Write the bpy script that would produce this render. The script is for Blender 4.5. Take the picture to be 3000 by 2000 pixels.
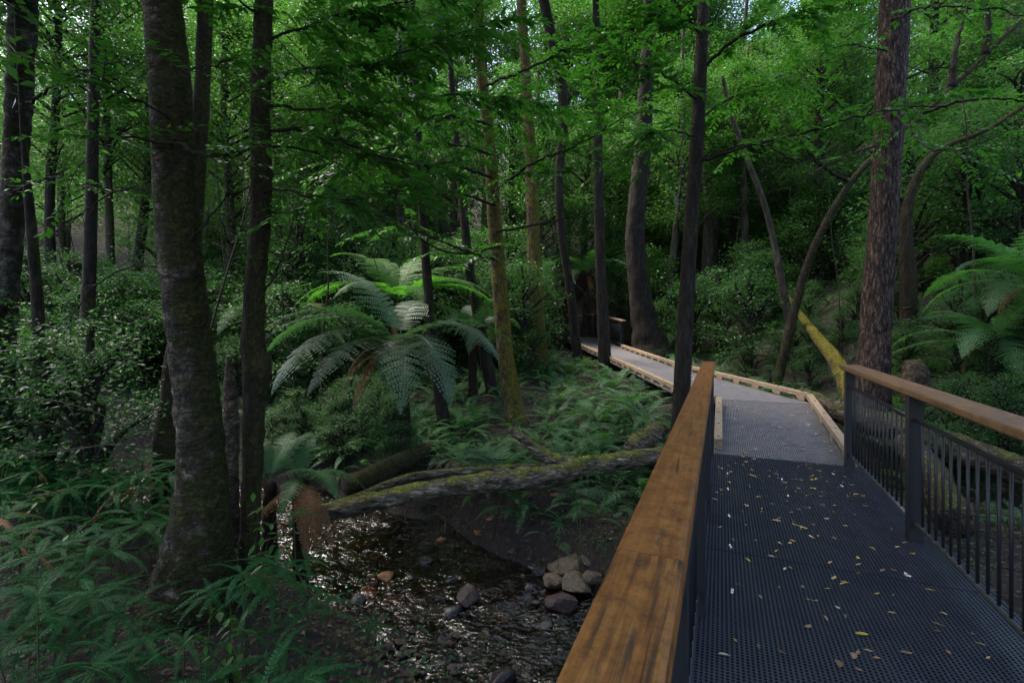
import bpy, math, random
import numpy as np
from mathutils import Vector, Matrix, noise as mnoise

for o in list(bpy.data.objects):
    bpy.data.objects.remove(o)
sc = bpy.context.scene
C = sc.collection
R = math.radians
random.seed(7)
rng = np.random.default_rng(11)

# ------------------------------------------------------------------ camera, sky, sun, exposure
FPX, HOR, CAMZ = 1450.0, 942.0, 1.55
cd = bpy.data.cameras.new('camera')
cam = bpy.data.objects.new('camera', cd)
C.objects.link(cam)
cam.location = (0, 0, CAMZ)
cam.rotation_euler = (R(90), 0, 0)
cd.sensor_width = 36.0
cd.lens = 36.0 * FPX / 3000.0
cd.shift_y = -(1000 - HOR) / 3000.0
cd.clip_start = 0.05
cd.clip_end = 600
sc.camera = cam

SUN_EL, SUN_AZ = 62.0, -58.0         # light falls from high ahead, to the left, through the gap over the creek
w = bpy.data.worlds.new('World')
sc.world = w
w.use_nodes = True
nt = w.node_tree
sky = nt.nodes.new('ShaderNodeTexSky')
sky.sky_type = 'NISHITA'
sky.sun_disc = False
sky.sun_elevation = R(SUN_EL)
sky.sun_rotation = R(SUN_AZ)
sky.air_density = 1.0
sky.dust_density = 4.0
sky.ozone_density = 1.0
nt.links.new(sky.outputs[0], nt.nodes['Background'].inputs[0])
nt.nodes['Background'].inputs[1].default_value = 0.15

sl = bpy.data.lights.new('sun', 'SUN')
sun = bpy.data.objects.new('sun', sl)
C.objects.link(sun)
sl.energy = 1.3
sl.angle = R(24)
sl.color = (1.0, 0.95, 0.86)
sd = Vector((math.sin(R(SUN_AZ)) * math.cos(R(SUN_EL)), math.cos(R(SUN_AZ)) * math.cos(R(SUN_EL)), math.sin(R(SUN_EL))))
sun.rotation_euler = (-sd).to_track_quat('-Z', 'Y').to_euler()
sun.location = sd * 60

sc.view_settings.view_transform = 'Standard'
sc.view_settings.look = 'None'
sc.view_settings.exposure = 2.15
sc.view_settings.gamma = 1.0
sc.view_settings.use_curve_mapping = False
cy = sc.cycles
cy.max_bounces = 5
cy.diffuse_bounces = 1
cy.glossy_bounces = 2
cy.transmission_bounces = 5
cy.transparent_max_bounces = 6
cy.caustics_reflective = False
cy.caustics_refractive = False
cy.use_denoising = True
cy.sample_clamp_indirect = 6.0


# ------------------------------------------------------------------ helpers
def at(px, py, d):
    """a point of the place seen at photograph pixel (px, py), d metres deep"""
    return np.array([(px - 1500.0) / FPX * d, d, CAMZ - (py - HOR) / FPX * d])


def mk(name, V, F, mat=None, smooth=False):
    V = np.asarray(V, np.float32).reshape(-1, 3)
    Fs = [np.asarray(f, np.int32) for f in (F if isinstance(F, list) else [F]) if len(f)]
    me = bpy.data.meshes.new(name)
    me.vertices.add(len(V))
    me.vertices.foreach_set('co', V.ravel())
    nl = sum(f.size for f in Fs)
    npoly = sum(len(f) for f in Fs)
    me.loops.add(nl)
    me.polygons.add(npoly)
    me.loops.foreach_set('vertex_index', np.concatenate([f.ravel() for f in Fs]))
    tot = np.concatenate([np.full(len(f), f.shape[1], np.int32) for f in Fs])
    st = np.concatenate([[0], np.cumsum(tot)[:-1]]).astype(np.int32)
    me.polygons.foreach_set('loop_start', st)
    me.polygons.foreach_set('use_smooth', np.full(npoly, bool(smooth)))
    me.update(calc_edges=True)
    me.validate()
    if mat is not None:
        me.materials.append(mat)
    return me


class MB:
    """collects geometry for ONE mesh"""
    def __init__(s):
        s.V = []; s.Q = []; s.T = []; s.n = 0

    def add(s, V, F):
        V = np.asarray(V, float).reshape(-1, 3)
        for f in (F if isinstance(F, list) else [F]):
            f = np.asarray(f, int)
            if len(f) == 0:
                continue
            (s.Q if f.shape[1] == 4 else s.T).append(f + s.n)
        s.V.append(V)
        s.n += len(V)
        return s

    def box(s, lo, hi):
        x0, y0, z0 = lo; x1, y1, z1 = hi
        V = [(x0, y0, z0), (x1, y0, z0), (x1, y1, z0), (x0, y1, z0), (x0, y0, z1), (x1, y0, z1), (x1, y1, z1), (x0, y1, z1)]
        return s.add(V, np.array([(0, 3, 2, 1), (4, 5, 6, 7), (0, 1, 5, 4), (1, 2, 6, 5), (2, 3, 7, 6), (3, 0, 4, 7)]))

    def mesh(s, name, mat, smooth=False):
        F = []
        if s.Q: F.append(np.concatenate(s.Q))
        if s.T: F.append(np.concatenate(s.T))
        return mk(name, np.concatenate(s.V), F, mat, smooth)


WL = {}


def props(o, label=None, cat=None, group=None, kind=None):
    if label: o['label'] = label
    if cat: o['category'] = cat
    if group: o['group'] = group
    if kind: o['kind'] = kind
    return o


def thing(name, label, cat, loc=(0, 0, 0), group=None, rz=0.0, scale=1.0):
    o = bpy.data.objects.new(name, None)
    C.objects.link(o)
    o.empty_display_size = 0.1
    o.location = loc
    o.rotation_euler = (0, 0, rz)
    o.scale = (scale,) * 3
    WL[o.name] = np.array(loc, float)
    return props(o, label, cat, group)


def part(name, me, parent=None, loc=(0, 0, 0), rot=(0, 0, 0), scale=1.0, label=None, kind=None):
    """loc is local to the parent"""
    o = bpy.data.objects.new(name, me)
    C.objects.link(o)
    o.location = loc
    o.rotation_euler = rot
    o.scale = scale if hasattr(scale, '__len__') else (scale,) * 3
    if parent is not None:
        o.parent = parent
    if label: o['label'] = label
    if kind: o['kind'] = kind
    return o


def solo(name, me, label, cat, loc=(0, 0, 0), rot=(0, 0, 0), scale=1.0, group=None, kind=None):
    o = part(name, me, None, loc, rot, scale)
    return props(o, label, cat, group, kind)


def spline(pts, rad, n):
    """Catmull-Rom resample of points and radii"""
    P = np.asarray(pts, float); r = np.asarray(rad, float)
    A = np.column_stack([P, r])
    A = np.vstack([2 * A[0] - A[1], A, 2 * A[-1] - A[-2]])
    m = len(P) - 1
    seg = np.linalg.norm(np.diff(P, axis=0), axis=1)
    cum = np.concatenate([[0], np.cumsum(seg)])
    u = np.linspace(0, cum[-1], n)
    k = np.clip(np.searchsorted(cum, u, side='right') - 1, 0, m - 1)
    t = ((u - cum[k]) / np.maximum(seg[k], 1e-9))[:, None]
    a, b, c, d = A[k], A[k + 1], A[k + 2], A[k + 3]
    out = 0.5 * ((2 * b) + (c - a) * t + (2 * a - 5 * b + 4 * c - d) * t ** 2 + (-a + 3 * b - 3 * c + d) * t ** 3)
    return out[:, :3], np.maximum(out[:, 3], 1e-4)


def tube(P, rad, sides=8, cap=True, rough=0.0, freq=3.0, seed=0, along=1.0, flute=0.0):
    P = np.asarray(P, float); rad = np.asarray(rad, float) * np.ones(len(P))
    n = len(P)
    T = np.gradient(P, axis=0)
    T /= np.maximum(np.linalg.norm(T, axis=1), 1e-9)[:, None]
    ref = np.array([0, 0, 1.0]) if abs(T[0][2]) < 0.8 else np.array([1.0, 0, 0])
    u = np.cross(T[0], ref); u /= np.linalg.norm(u)
    U = np.zeros((n, 3)); U[0] = u
    for i in range(1, n):
        u = u - T[i] * np.dot(u, T[i]); u /= np.linalg.norm(u); U[i] = u
    W_ = np.cross(T, U)
    th = np.linspace(0, 2 * np.pi, sides, endpoint=False)
    rr = np.repeat(rad[:, None], sides, 1)
    if rough > 0:
        so = Vector((seed * 7.31, seed * 3.7, seed * 1.9))
        for i in range(n):
            for j in range(sides):
                q = Vector((P[i][0] + rad[i] * math.cos(th[j]), P[i][1] + rad[i] * math.sin(th[j]), P[i][2] * along)) * freq + so
                v = mnoise.noise(q) + 0.5 * mnoise.noise(q * 2.3) + 0.25 * mnoise.noise(q * 5.1)
                rr[i, j] *= 1 + rough * v
    if flute > 0:
        h = np.clip(1 - (P[:, 2] - P[:, 2].min()) / 0.9, 0, 1)[:, None] ** 2
        rr *= 1 + flute * h * (np.cos(th * 4 + seed) + 0.5 * np.cos(th * 7 + 2 * seed))[None, :]
    V = P[:, None, :] + rr[..., None] * (np.cos(th)[None, :, None] * U[:, None, :] + np.sin(th)[None, :, None] * W_[:, None, :])
    V = V.reshape(-1, 3)
    i = np.arange(n - 1)[:, None] * sides; j = np.arange(sides)[None, :]; j2 = (j + 1) % sides
    F = [np.stack([i + j, i + j2, i + sides + j2, i + sides + j], -1).reshape(-1, 4)]
    if cap:
        V = np.vstack([V, P[0], P[-1]])
        a = n * sides
        jj = np.arange(sides)
        F.append(np.stack([np.full(sides, a), (jj + 1) % sides, jj], -1))
        F.append(np.stack([np.full(sides, a + 1), (n - 1) * sides + jj, (n - 1) * sides + (jj + 1) % sides], -1))
    return V, F


def unit(v):
    v = np.asarray(v, float)
    return v / np.maximum(np.linalg.norm(v, axis=-1, keepdims=True), 1e-9)


def frames(D, N):
    """rotation matrices with X along D, Z near N"""
    D = unit(D)
    Y = unit(np.cross(N, D))
    Z = np.cross(D, Y)
    return np.stack([D, Y, Z], -1)


def spread(V0, F0, M, T, S):
    """many copies of a small template as arrays"""
    n = len(T)
    V = np.einsum('nij,kj->nki', M, V0) * np.asarray(S).reshape(-1, 1, 1) + T[:, None, :]
    F = [(np.asarray(f)[None] + (np.arange(n) * len(V0))[:, None, None]).reshape(-1, np.asarray(f).shape[1]) for f in F0]
    return V.reshape(-1, 3), F


# ------------------------------------------------------------------ the lie of the land
AZ = R(22.9)
BD = np.array([math.sin(AZ), math.cos(AZ)])      # along the bridge
BN = np.array([math.cos(AZ), -math.sin(AZ)])     # to its right


def Bp(t, s, z=0.0):
    return np.array([t * BD[0] + s * BN[0], t * BD[1] + s * BN[1], z])


T_END = 6.3
CREEK = np.array([(-12.0, 9.5), (-6.5, 8.3), (-3.4, 7.3), (-1.6, 6.2), (-0.65, 5.2), (0.2, 4.3), (1.4, 3.3), (3.4, 2.2), (7.0, 1.0), (14, -2)])
RIGHT = np.array([(4.73, 8.04, .25), (4.06, 12.0, .42), (3.86, 17.3, .62), (3.58, 21.2, .90), (2.2, 25.0, .78), (-1.0, 27.5, .7)])
LEFT = np.array([(3.27, 7.92, .22), (2.92, 8.8, .27), (2.73, 12.0, .42), (2.42, 17.3, .62), (2.0, 20.3, .85), (1.2, 23.2, .78), (-1.6, 25.8, .7)])


def seg_dist(x, y, L):
    best = np.full(np.shape(x), 1e9)
    for a, b in zip(L[:-1], L[1:]):
        dx, dy = b[0] - a[0], b[1] - a[1]
        t = np.clip(((x - a[0]) * dx + (y - a[1]) * dy) / (dx * dx + dy * dy), 0, 1)
        best = np.minimum(best, np.hypot(x - a[0] - t * dx, y - a[1] - t * dy))
    return best


PATHC = np.array([(3.36, 5.2), (3.95, 7.95), (3.4, 12), (3.15, 17.3), (2.8, 20.8), (1.6, 24.2), (-1.3, 26.6)])


def fbm(x, y, s, seed=0.0):
    return (np.sin(x * s + seed + 1.3 * np.sin(y * s * .7 + seed * 2)) * np.cos(y * s * 1.1 - seed + 1.1 * np.sin(x * s * .8 + 3 * seed)))


def gz(x, y):
    x = np.asarray(x, float); y = np.asarray(y, float)
    z = np.interp(y, [-20, 0, 4, 6, 8, 10, 14, 20, 26, 34, 45, 62, 150], [-1.0, -.9, -.85, -.75, -.6, -.35, .12, .6, 2.0, 5.5, 11.5, 22, 60])
    z = z + 0.62 * np.clip(x - 6.2 - 0.05 * np.clip(y - 8, 0, 20), 0, 13)
    z = z + 0.10 * np.clip(-4 - x, 0, 60)
    z = z + .07 * fbm(x, y, 1.1, .4) + .05 * fbm(x, y, 2.3, 1.7) + .02 * fbm(x, y, 5.1, 2.9)
    d = seg_dist(x, y, CREEK) + .12 * fbm(x, y, 2.0, 5.0)
    k = np.clip((d - 0.85) / 0.75, 0, 1); k = k * k * (3 - 2 * k)
    bed = -1.42 + .05 * fbm(x, y, 4.0, 8) + .04 * fbm(x, y, 9.0, 3)
    z = bed * (1 - k) + z * k
    # keep the ground under the boardwalk
    pd = seg_dist(x, y, PATHC)
    dz = np.interp(y, [5, 6, 9, 12, 17.3, 21, 26], [0, 0, .27, .42, .62, .88, .75]) - 0.25
    z = np.where((y > 7.2) & (y < 24), np.maximum(z, dz + .06 - .26 * np.clip(pd - .75, 0, 20) + .05 * fbm(x, y, 2.3, 1.7)), z)
    k = np.clip((pd - 0.85) / 0.7, 0, 1)
    z = np.where(pd < 1.55, np.minimum(z, dz * (1 - k) + np.maximum(z, dz) * k), z)
    return z


def g1(x, y):
    return float(gz(np.array([x]), np.array([y]))[0])


def free(x, y, path=1.0, creek=1.15):
    return seg_dist(x, y, PATHC) > path and seg_dist(x, y, CREEK) > creek and not (-.6 < x * BN[0] + y * BN[1] < 1.75 and x * BD[0] + y * BD[1] < 7)


# ------------------------------------------------------------------ materials
def nodes(name):
    m = bpy.data.materials.new(name)
    m.use_nodes = True
    nt = m.node_tree
    b = nt.nodes['Principled BSDF']
    return m, nt, b


def N(nt, t, **kw):
    n = nt.nodes.new(t)
    for k, v in kw.items():
        if hasattr(n, k):
            setattr(n, k, v)
        else:
            n.inputs[k].default_value = v
    return n


def ramp(nt, fac, stops):
    r = nt.nodes.new('ShaderNodeValToRGB')
    e = r.color_ramp.elements
    while len(e) < len(stops):
        e.new(0.5)
    for el, (p, c) in zip(e, stops):
        el.position = p
        el.color = (*c, 1) if len(c) == 3 else c
    if fac is not None:
        nt.links.new(fac, r.inputs[0])
    return r


def mixc(nt, f, a, b, mode='MIX'):
    m = nt.nodes.new('ShaderNodeMix'); m.data_type = 'RGBA'; m.blend_type = mode
    for s, v in ((0, f), (6, a), (7, b)):
        if hasattr(v, 'links'):
            nt.links.new(v, m.inputs[s])
        else:
            m.inputs[s].default_value = v if s == 0 else (*v, 1)
    return m.outputs[2]


def math_(nt, op, a, b=0.0):
    m = nt.nodes.new('ShaderNodeMath'); m.operation = op
    for i, v in enumerate((a, b)):
        if hasattr(v, 'links'):
            nt.links.new(v, m.inputs[i])
        else:
            m.inputs[i].default_value = v
    return m.outputs[0]


def leaf_mat(name, stops, trans, tf=0.4, rough=0.38, spec=0.32, scatter=0.0):
    m, nt, b = nodes(name)
    g = N(nt, 'ShaderNodeNewGeometry')
    oi = N(nt, 'ShaderNodeObjectInfo')
    f = math_(nt, 'FRACT', math_(nt, 'ADD', g.outputs['Random Per Island'], math_(nt, 'MULTIPLY', oi.outputs['Random'], 0.37)))
    r = ramp(nt, f, stops)
    col = r.outputs[0]
    hsv = N(nt, 'ShaderNodeHueSaturation')
    nt.links.new(col, hsv.inputs['Color'])
    nt.links.new(math_(nt, 'ADD', math_(nt, 'MULTIPLY', oi.outputs['Random'], 0.5), 0.75), hsv.inputs['Value'])
    nt.links.new(hsv.outputs[0], b.inputs['Base Color'])
    b.inputs['Roughness'].default_value = rough
    b.inputs['Specular IOR Level'].default_value = spec
    t = N(nt, 'ShaderNodeBsdfTranslucent')
    t.inputs[0].default_value = (*trans, 1)
    mx = N(nt, 'ShaderNodeMixShader')
    mx.inputs[0].default_value = tf
    nt.links.new(b.outputs[0], mx.inputs[1]); nt.links.new(t.outputs[0], mx.inputs[2])
    nt.links.new(mx.outputs[0], nt.nodes['Material Output'].inputs[0])
    return m


def bark_mat(name, dark, light, moss=(.05, .065, .012), moss_amt=0.5, sx=9.0, sz=2.0, bump=0.6, patch=1.6, side=0.0, rough=.9, plate=.5, vec=None):
    m, nt, b = nodes(name)
    tc = N(nt, 'ShaderNodeTexCoord')
    mp = N(nt, 'ShaderNodeMapping'); mp.inputs['Scale'].default_value = vec or (sx, sx, sz)
    nt.links.new(tc.outputs['Object'], mp.inputs[0])
    n1 = N(nt, 'ShaderNodeTexNoise'); n1.inputs['Scale'].default_value = 1.6; n1.inputs['Detail'].default_value = 8; n1.inputs['Roughness'].default_value = .65
    nt.links.new(mp.outputs[0], n1.inputs['Vector'])
    v1 = N(nt, 'ShaderNodeTexVoronoi', feature='DISTANCE_TO_EDGE'); v1.inputs['Scale'].default_value = 1.7
    wn = N(nt, 'ShaderNodeTexNoise'); wn.inputs['Scale'].default_value = 2.2; wn.inputs['Detail'].default_value = 5
    nt.links.new(mp.outputs[0], wn.inputs['Vector'])
    vm = N(nt, 'ShaderNodeVectorMath', operation='MULTIPLY_ADD'); vm.inputs[1].default_value = (1.6,) * 3
    nt.links.new(wn.outputs['Color'], vm.inputs[0]); nt.links.new(mp.outputs[0], vm.inputs[2])
    nt.links.new(vm.outputs[0], v1.inputs['Vector'])
    n2 = N(nt, 'ShaderNodeTexNoise'); n2.inputs['Scale'].default_value = patch; n2.inputs['Detail'].default_value = 8; n2.inputs['Roughness'].default_value = .7
    nt.links.new(tc.outputs['Object'], n2.inputs['Vector'])
    base = ramp(nt, n1.outputs[0], [(.36, dark), (.52, [a * .72 + c * .28 for a, c in zip(dark, light)]), (.70, light)]).outputs[0]
    base = mixc(nt, ramp(nt, v1.outputs[0], [(0, (plate,) * 3), (.09, (0, 0, 0))]).outputs[0], base, [c * .35 for c in dark])
    ge = N(nt, 'ShaderNodeNewGeometry')
    sp = N(nt, 'ShaderNodeSeparateXYZ'); nt.links.new(ge.outputs['Normal'], sp.inputs[0])
    n3 = N(nt, 'ShaderNodeTexNoise'); n3.inputs['Scale'].default_value = 26; n3.inputs['Detail'].default_value = 4
    nt.links.new(tc.outputs['Object'], n3.inputs['Vector'])
    f = math_(nt, 'ADD', n2.outputs[0], math_(nt, 'MULTIPLY', sp.outputs[0], .16 * side))
    f = math_(nt, 'ADD', f, math_(nt, 'MULTIPLY', sp.outputs[2], .22))
    f = math_(nt, 'ADD', f, math_(nt, 'MULTIPLY', n3.outputs[0], .18))
    lo = 1.08 - .5 * moss_amt - .12
    mask = ramp(nt, f, [(lo - .06, (0, 0, 0)), (lo + .05, (1, 1, 1))]).outputs[0]
    mcol = ramp(nt, n3.outputs[0], [(.3, [c * .45 for c in moss]), (.7, [c * 1.3 for c in moss])]).outputs[0]
    nt.links.new(mixc(nt, mask, base, mcol), b.inputs['Base Color'])
    b.inputs['Roughness'].default_value = rough
    b.inputs['Specular IOR Level'].default_value = .25
    bp = N(nt, 'ShaderNodeBump'); bp.inputs['Strength'].default_value = bump; bp.inputs['Distance'].default_value = .05
    h = math_(nt, 'ADD', n1.outputs[0], math_(nt, 'MULTIPLY', ramp(nt, v1.outputs[0], [(0, (0, 0, 0)), (.12, (1, 1, 1))]).outputs[0], .5))
    h = math_(nt, 'ADD', h, math_(nt, 'MULTIPLY', math_(nt, 'MULTIPLY', n3.outputs[0], mask), 1.2))
    nt.links.new(h, bp.inputs['Height'])
    nt.links.new(bp.outputs[0], b.inputs['Normal'])
    return m


def simple(name, c1, c2, scale=8.0, rough=.7, bump=.2, spec=.3, stretch=(1, 1, 1), detail=6, metal=0.0, dist=.01, rnd=.3):
    m, nt, b = nodes(name)
    tc = N(nt, 'ShaderNodeTexCoord')
    mp = N(nt, 'ShaderNodeMapping'); mp.inputs['Scale'].default_value = stretch
    nt.links.new(tc.outputs['Object'], mp.inputs[0])
    n = N(nt, 'ShaderNodeTexNoise'); n.inputs['Scale'].default_value = scale; n.inputs['Detail'].default_value = detail; n.inputs['Roughness'].default_value = .6
    nt.links.new(mp.outputs[0], n.inputs['Vector'])
    oi = N(nt, 'ShaderNodeObjectInfo')
    hsv = N(nt, 'ShaderNodeHueSaturation')
    nt.links.new(ramp(nt, n.outputs[0], [(.3, c1), (.7, c2)]).outputs[0], hsv.inputs['Color'])
    nt.links.new(math_(nt, 'ADD', math_(nt, 'MULTIPLY', oi.outputs['Random'], rnd), 1 - rnd / 2), hsv.inputs['Value'])
    nt.links.new(hsv.outputs[0], b.inputs['Base Color'])
    b.inputs['Roughness'].default_value = rough
    b.inputs['Specular IOR Level'].default_value = spec
    b.inputs['Metallic'].default_value = metal
    if bump:
        bp = N(nt, 'ShaderNodeBump'); bp.inputs['Strength'].default_value = bump; bp.inputs['Distance'].default_value = dist
        nt.links.new(n.outputs[0], bp.inputs['Height']); nt.links.new(bp.outputs[0], b.inputs['Normal'])
    return m


M = {}
M['leaf_far'] = leaf_mat('leaf_far', [(0, (.016, .05, .014)), (.5, (.032, .085, .018)), (1, (.06, .12, .026))], (.085, .25, .03), .42, .4)
M['leaf_mid'] = leaf_mat('leaf_mid', [(0, (.016, .048, .014)), (.5, (.03, .08, .02)), (1, (.05, .115, .028))], (.07, .22, .03), .4, .33)
M['leaf_near'] = leaf_mat('leaf_near', [(0, (.018, .06, .014)), (.55, (.034, .1, .018)), (.94, (.06, .14, .024)), (1, (.22, .17, .02))], (.07, .28, .02), .42, .34)
M['leaf_shrub'] = leaf_mat('leaf_shrub', [(0, (.02, .06, .022)), (.5, (.035, .09, .03)), (1, (.055, .12, .035))], (.07, .22, .03), .36, .4, .35)
M['fern_tree'] = leaf_mat('fern_tree', [(0, (.045, .12, .045)), (.6, (.06, .15, .05)), (1, (.085, .17, .06))], (.10, .32, .04), .4, .42)
M['fern_lime_lit'] = leaf_mat('fern_lime_lit', [(0, (.045, .13, .02)), (.6, (.065, .165, .025)), (1, (.09, .2, .035))], (.11, .38, .03), .45, .45, .25)  # frond green brightened to lime; the glow of backlight is put into colour
M['fern_grey'] = leaf_mat('fern_grey', [(0, (.05, .10, .055)), (.6, (.075, .13, .07)), (1, (.10, .15, .085))], (.08, .24, .05), .3, .42)
M['fern_ground'] = leaf_mat('fern_ground', [(0, (.035, .10, .035)), (.6, (.06, .15, .05)), (1, (.13, .22, .1))], (.1, .36, .03), .33, .42)
M['fern_umbrella'] = leaf_mat('fern_umbrella', [(0, (.014, .07, .022)), (.6, (.024, .1, .028)), (1, (.04, .13, .035))], (.02, .24, .03), .38, .5, .12)
M['fern_dead'] = leaf_mat('fern_dead', [(0, (.10, .05, .02)), (.6, (.17, .085, .035)), (1, (.24, .13, .06))], (.2, .09, .03), .2, .7, .2)
M['fern_ashen'] = leaf_mat('fern_ashen', [(0, (.10, .08, .06)), (.6, (.15, .13, .1)), (1, (.2, .17, .13))], (.12, .1, .06), .2, .7, .2)
M['bark_lichen'] = bark_mat('bark_lichen', (.018, .013, .009), (.32, .25, .185), moss=(.05, .05, .011), moss_amt=.72, sx=3.6, sz=7, bump=1.0, patch=4.2, side=.7, plate=.5)
M['bark_moss'] = bark_mat('bark_moss', (.022, .016, .011), (.07, .05, .032), moss=(.045, .04, .012), moss_amt=.75, sx=7, sz=2.5, bump=.8, patch=4, side=.8, plate=.4)
M['bark_gold'] = bark_mat('bark_gold', (.035, .026, .016), (.27, .19, .11), moss=(.16, .13, .02), moss_amt=.78, sx=7, sz=3, bump=.8, patch=5, side=.5, plate=.4)
M['bark_dark'] = bark_mat('bark_dark', (.016, .013, .010), (.06, .045, .035), moss_amt=.35, sx=8, sz=2.2, bump=.7, patch=2.5, side=.8, plate=.4)
M['bark_furrow'] = bark_mat('bark_furrow', (.018, .012, .010), (.27, .18, .145), moss_amt=.12, sx=15, sz=3.4, bump=1.0, patch=2.0, side=0, plate=.9)
M['bark_pale'] = bark_mat('bark_pale', (.025, .021, .018), (.25, .22, .19), moss=(.035, .035, .012), moss_amt=.6, sx=5, sz=6, bump=.9, patch=3.5, side=.4, plate=.1)
M['bark_far'] = bark_mat('bark_far', (.04, .033, .025), (.15, .125, .095), moss_amt=.55, sx=6, sz=2, bump=.5, patch=2, side=.4, plate=.3)
M['log_moss'] = bark_mat('log_moss', (.06, .045, .03), (.55, .46, .33), moss=(.22, .23, .045), moss_amt=.42, bump=1.0, patch=3.4, plate=.7, vec=(2.2, 12, 12))
M['log_yellow'] = bark_mat('log_yellow', (.07, .055, .03), (.3, .25, .16), moss=(.26, .22, .025), moss_amt=.62, sx=10, sz=10, bump=.9, patch=5, plate=.3)
M['log_brown'] = bark_mat('log_brown', (.05, .034, .024), (.26, .2, .14), moss=(.12, .13, .03), moss_amt=.35, bump=1.0, patch=3, plate=.6, vec=(5, 5, 9))
M['fibre'] = simple('tree_fern_fibre', (.012, .008, .006), (.05, .03, .02), 30, .95, 1.0, .1, (1, 1, .3), dist=.03)
M['twig'] = simple('twig', (.02, .016, .011), (.06, .05, .032), 20, .85, .3, .2)
M['stalk'] = simple('stalk', (.03, .05, .015), (.07, .1, .03), 20, .6, .1, .3)
M['steel'] = simple('powder_steel', (.014, .015, .017), (.02, .021, .024), 60, .42, .06, .45)
M['pipe'] = simple('pipe_steel', (.03, .033, .037), (.05, .054, .06), 40, .38, .06, .5)
M['grate'] = simple('grating_blue', (.016, .02, .034), (.034, .039, .055), 5, .36, .1, .6, rnd=0)
M['grate_grey'] = simple('grating_grey', (.13, .118, .122), (.2, .185, .188), 6, .55, .15, .4, rnd=.04)
M['white'] = simple('white_stud', (.75, .75, .78), (.85, .85, .88), 10, .4, 0, .5)
M['under'] = simple('under_steel', (.02, .02, .022), (.04, .04, .042), 10, .6, .1, .3)


def rail_mat(name, a, b_, c, stain=.5, grey=.0):
    m, nt, b = nodes(name)
    tc = N(nt, 'ShaderNodeTexCoord')
    mp = N(nt, 'ShaderNodeMapping'); mp.inputs['Scale'].default_value = (1.1, 22, 22)
    nt.links.new(tc.outputs['Object'], mp.inputs[0])
    n1 = N(nt, 'ShaderNodeTexNoise'); n1.inputs['Scale'].default_value = 1.6; n1.inputs['Detail'].default_value = 9; n1.inputs['Roughness'].default_value = .68
    nt.links.new(mp.outputs[0], n1.inputs['Vector'])
    mp2 = N(nt, 'ShaderNodeMapping'); mp2.inputs['Scale'].default_value = (2.0, 36, 36)
    nt.links.new(tc.outputs['Object'], mp2.inputs[0])
    n2 = N(nt, 'ShaderNodeTexNoise'); n2.inputs['Scale'].default_value = 1.1; n2.inputs['Detail'].default_value = 5; n2.inputs['Distortion'].default_value = .4
    nt.links.new(mp2.outputs[0], n2.inputs['Vector'])
    n3 = N(nt, 'ShaderNodeTexNoise'); n3.inputs['Scale'].default_value = 13; n3.inputs['Detail'].default_value = 9; n3.inputs['Roughness'].default_value = .82
    nt.links.new(tc.outputs['Object'], n3.inputs['Vector'])
    col = ramp(nt, n1.outputs[0], [(.28, a), (.5, b_), (.72, c)]).outputs[0]
    col = mixc(nt, ramp(nt, n3.outputs[0], [(.4, (0, 0, 0)), (.66, (.85, .85, .85))]).outputs[0], col, [x * .42 for x in a])
    n4 = N(nt, 'ShaderNodeTexNoise'); n4.inputs['Scale'].default_value = 2.2; n4.inputs['Detail'].default_value = 3
    mp3 = N(nt, 'ShaderNodeMapping'); mp3.inputs['Scale'].default_value = (.9, 55, 55)
    nt.links.new(tc.outputs['Object'], mp3.inputs[0]); nt.links.new(mp3.outputs[0], n4.inputs['Vector'])
    col = mixc(nt, ramp(nt, n4.outputs[0], [(.27, (.85, .85, .85)), (.36, (0, 0, 0))]).outputs[0], col, [x * .2 for x in a])
    st = ramp(nt, n2.outputs[0], [(.56 - .12 * stain + .1, (0, 0, 0)), (.72 - .12 * stain + .08, (.92, .92, .92))]).outputs[0]
    col = mixc(nt, st, col, (.018, .015, .013))
    nt.links.new(col, b.inputs['Base Color'])
    b.inputs['Roughness'].default_value = .5
    b.inputs['Specular IOR Level'].default_value = .35
    bp = N(nt, 'ShaderNodeBump'); bp.inputs['Strength'].default_value = .45; bp.inputs['Distance'].default_value = .004
    nt.links.new(n1.outputs[0], bp.inputs['Height']); nt.links.new(bp.outputs[0], b.inputs['Normal'])
    return m


M['rail_near'] = rail_mat('rail_timber_stained', (.16, .055, .012), (.36, .14, .03), (.5, .235, .065), 1.5)
M['rail'] = rail_mat('rail_timber', (.18, .066, .015), (.36, .14, .032), (.47, .21, .055), .45)
M['rail_right'] = rail_mat('rail_timber_weathered', (.16, .085, .04), (.29, .155, .07), (.36, .21, .11), .1)
M['kerb'] = rail_mat('kerb_pine', (.38, .26, .165), (.5, .355, .235), (.58, .44, .31), -.6)


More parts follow.
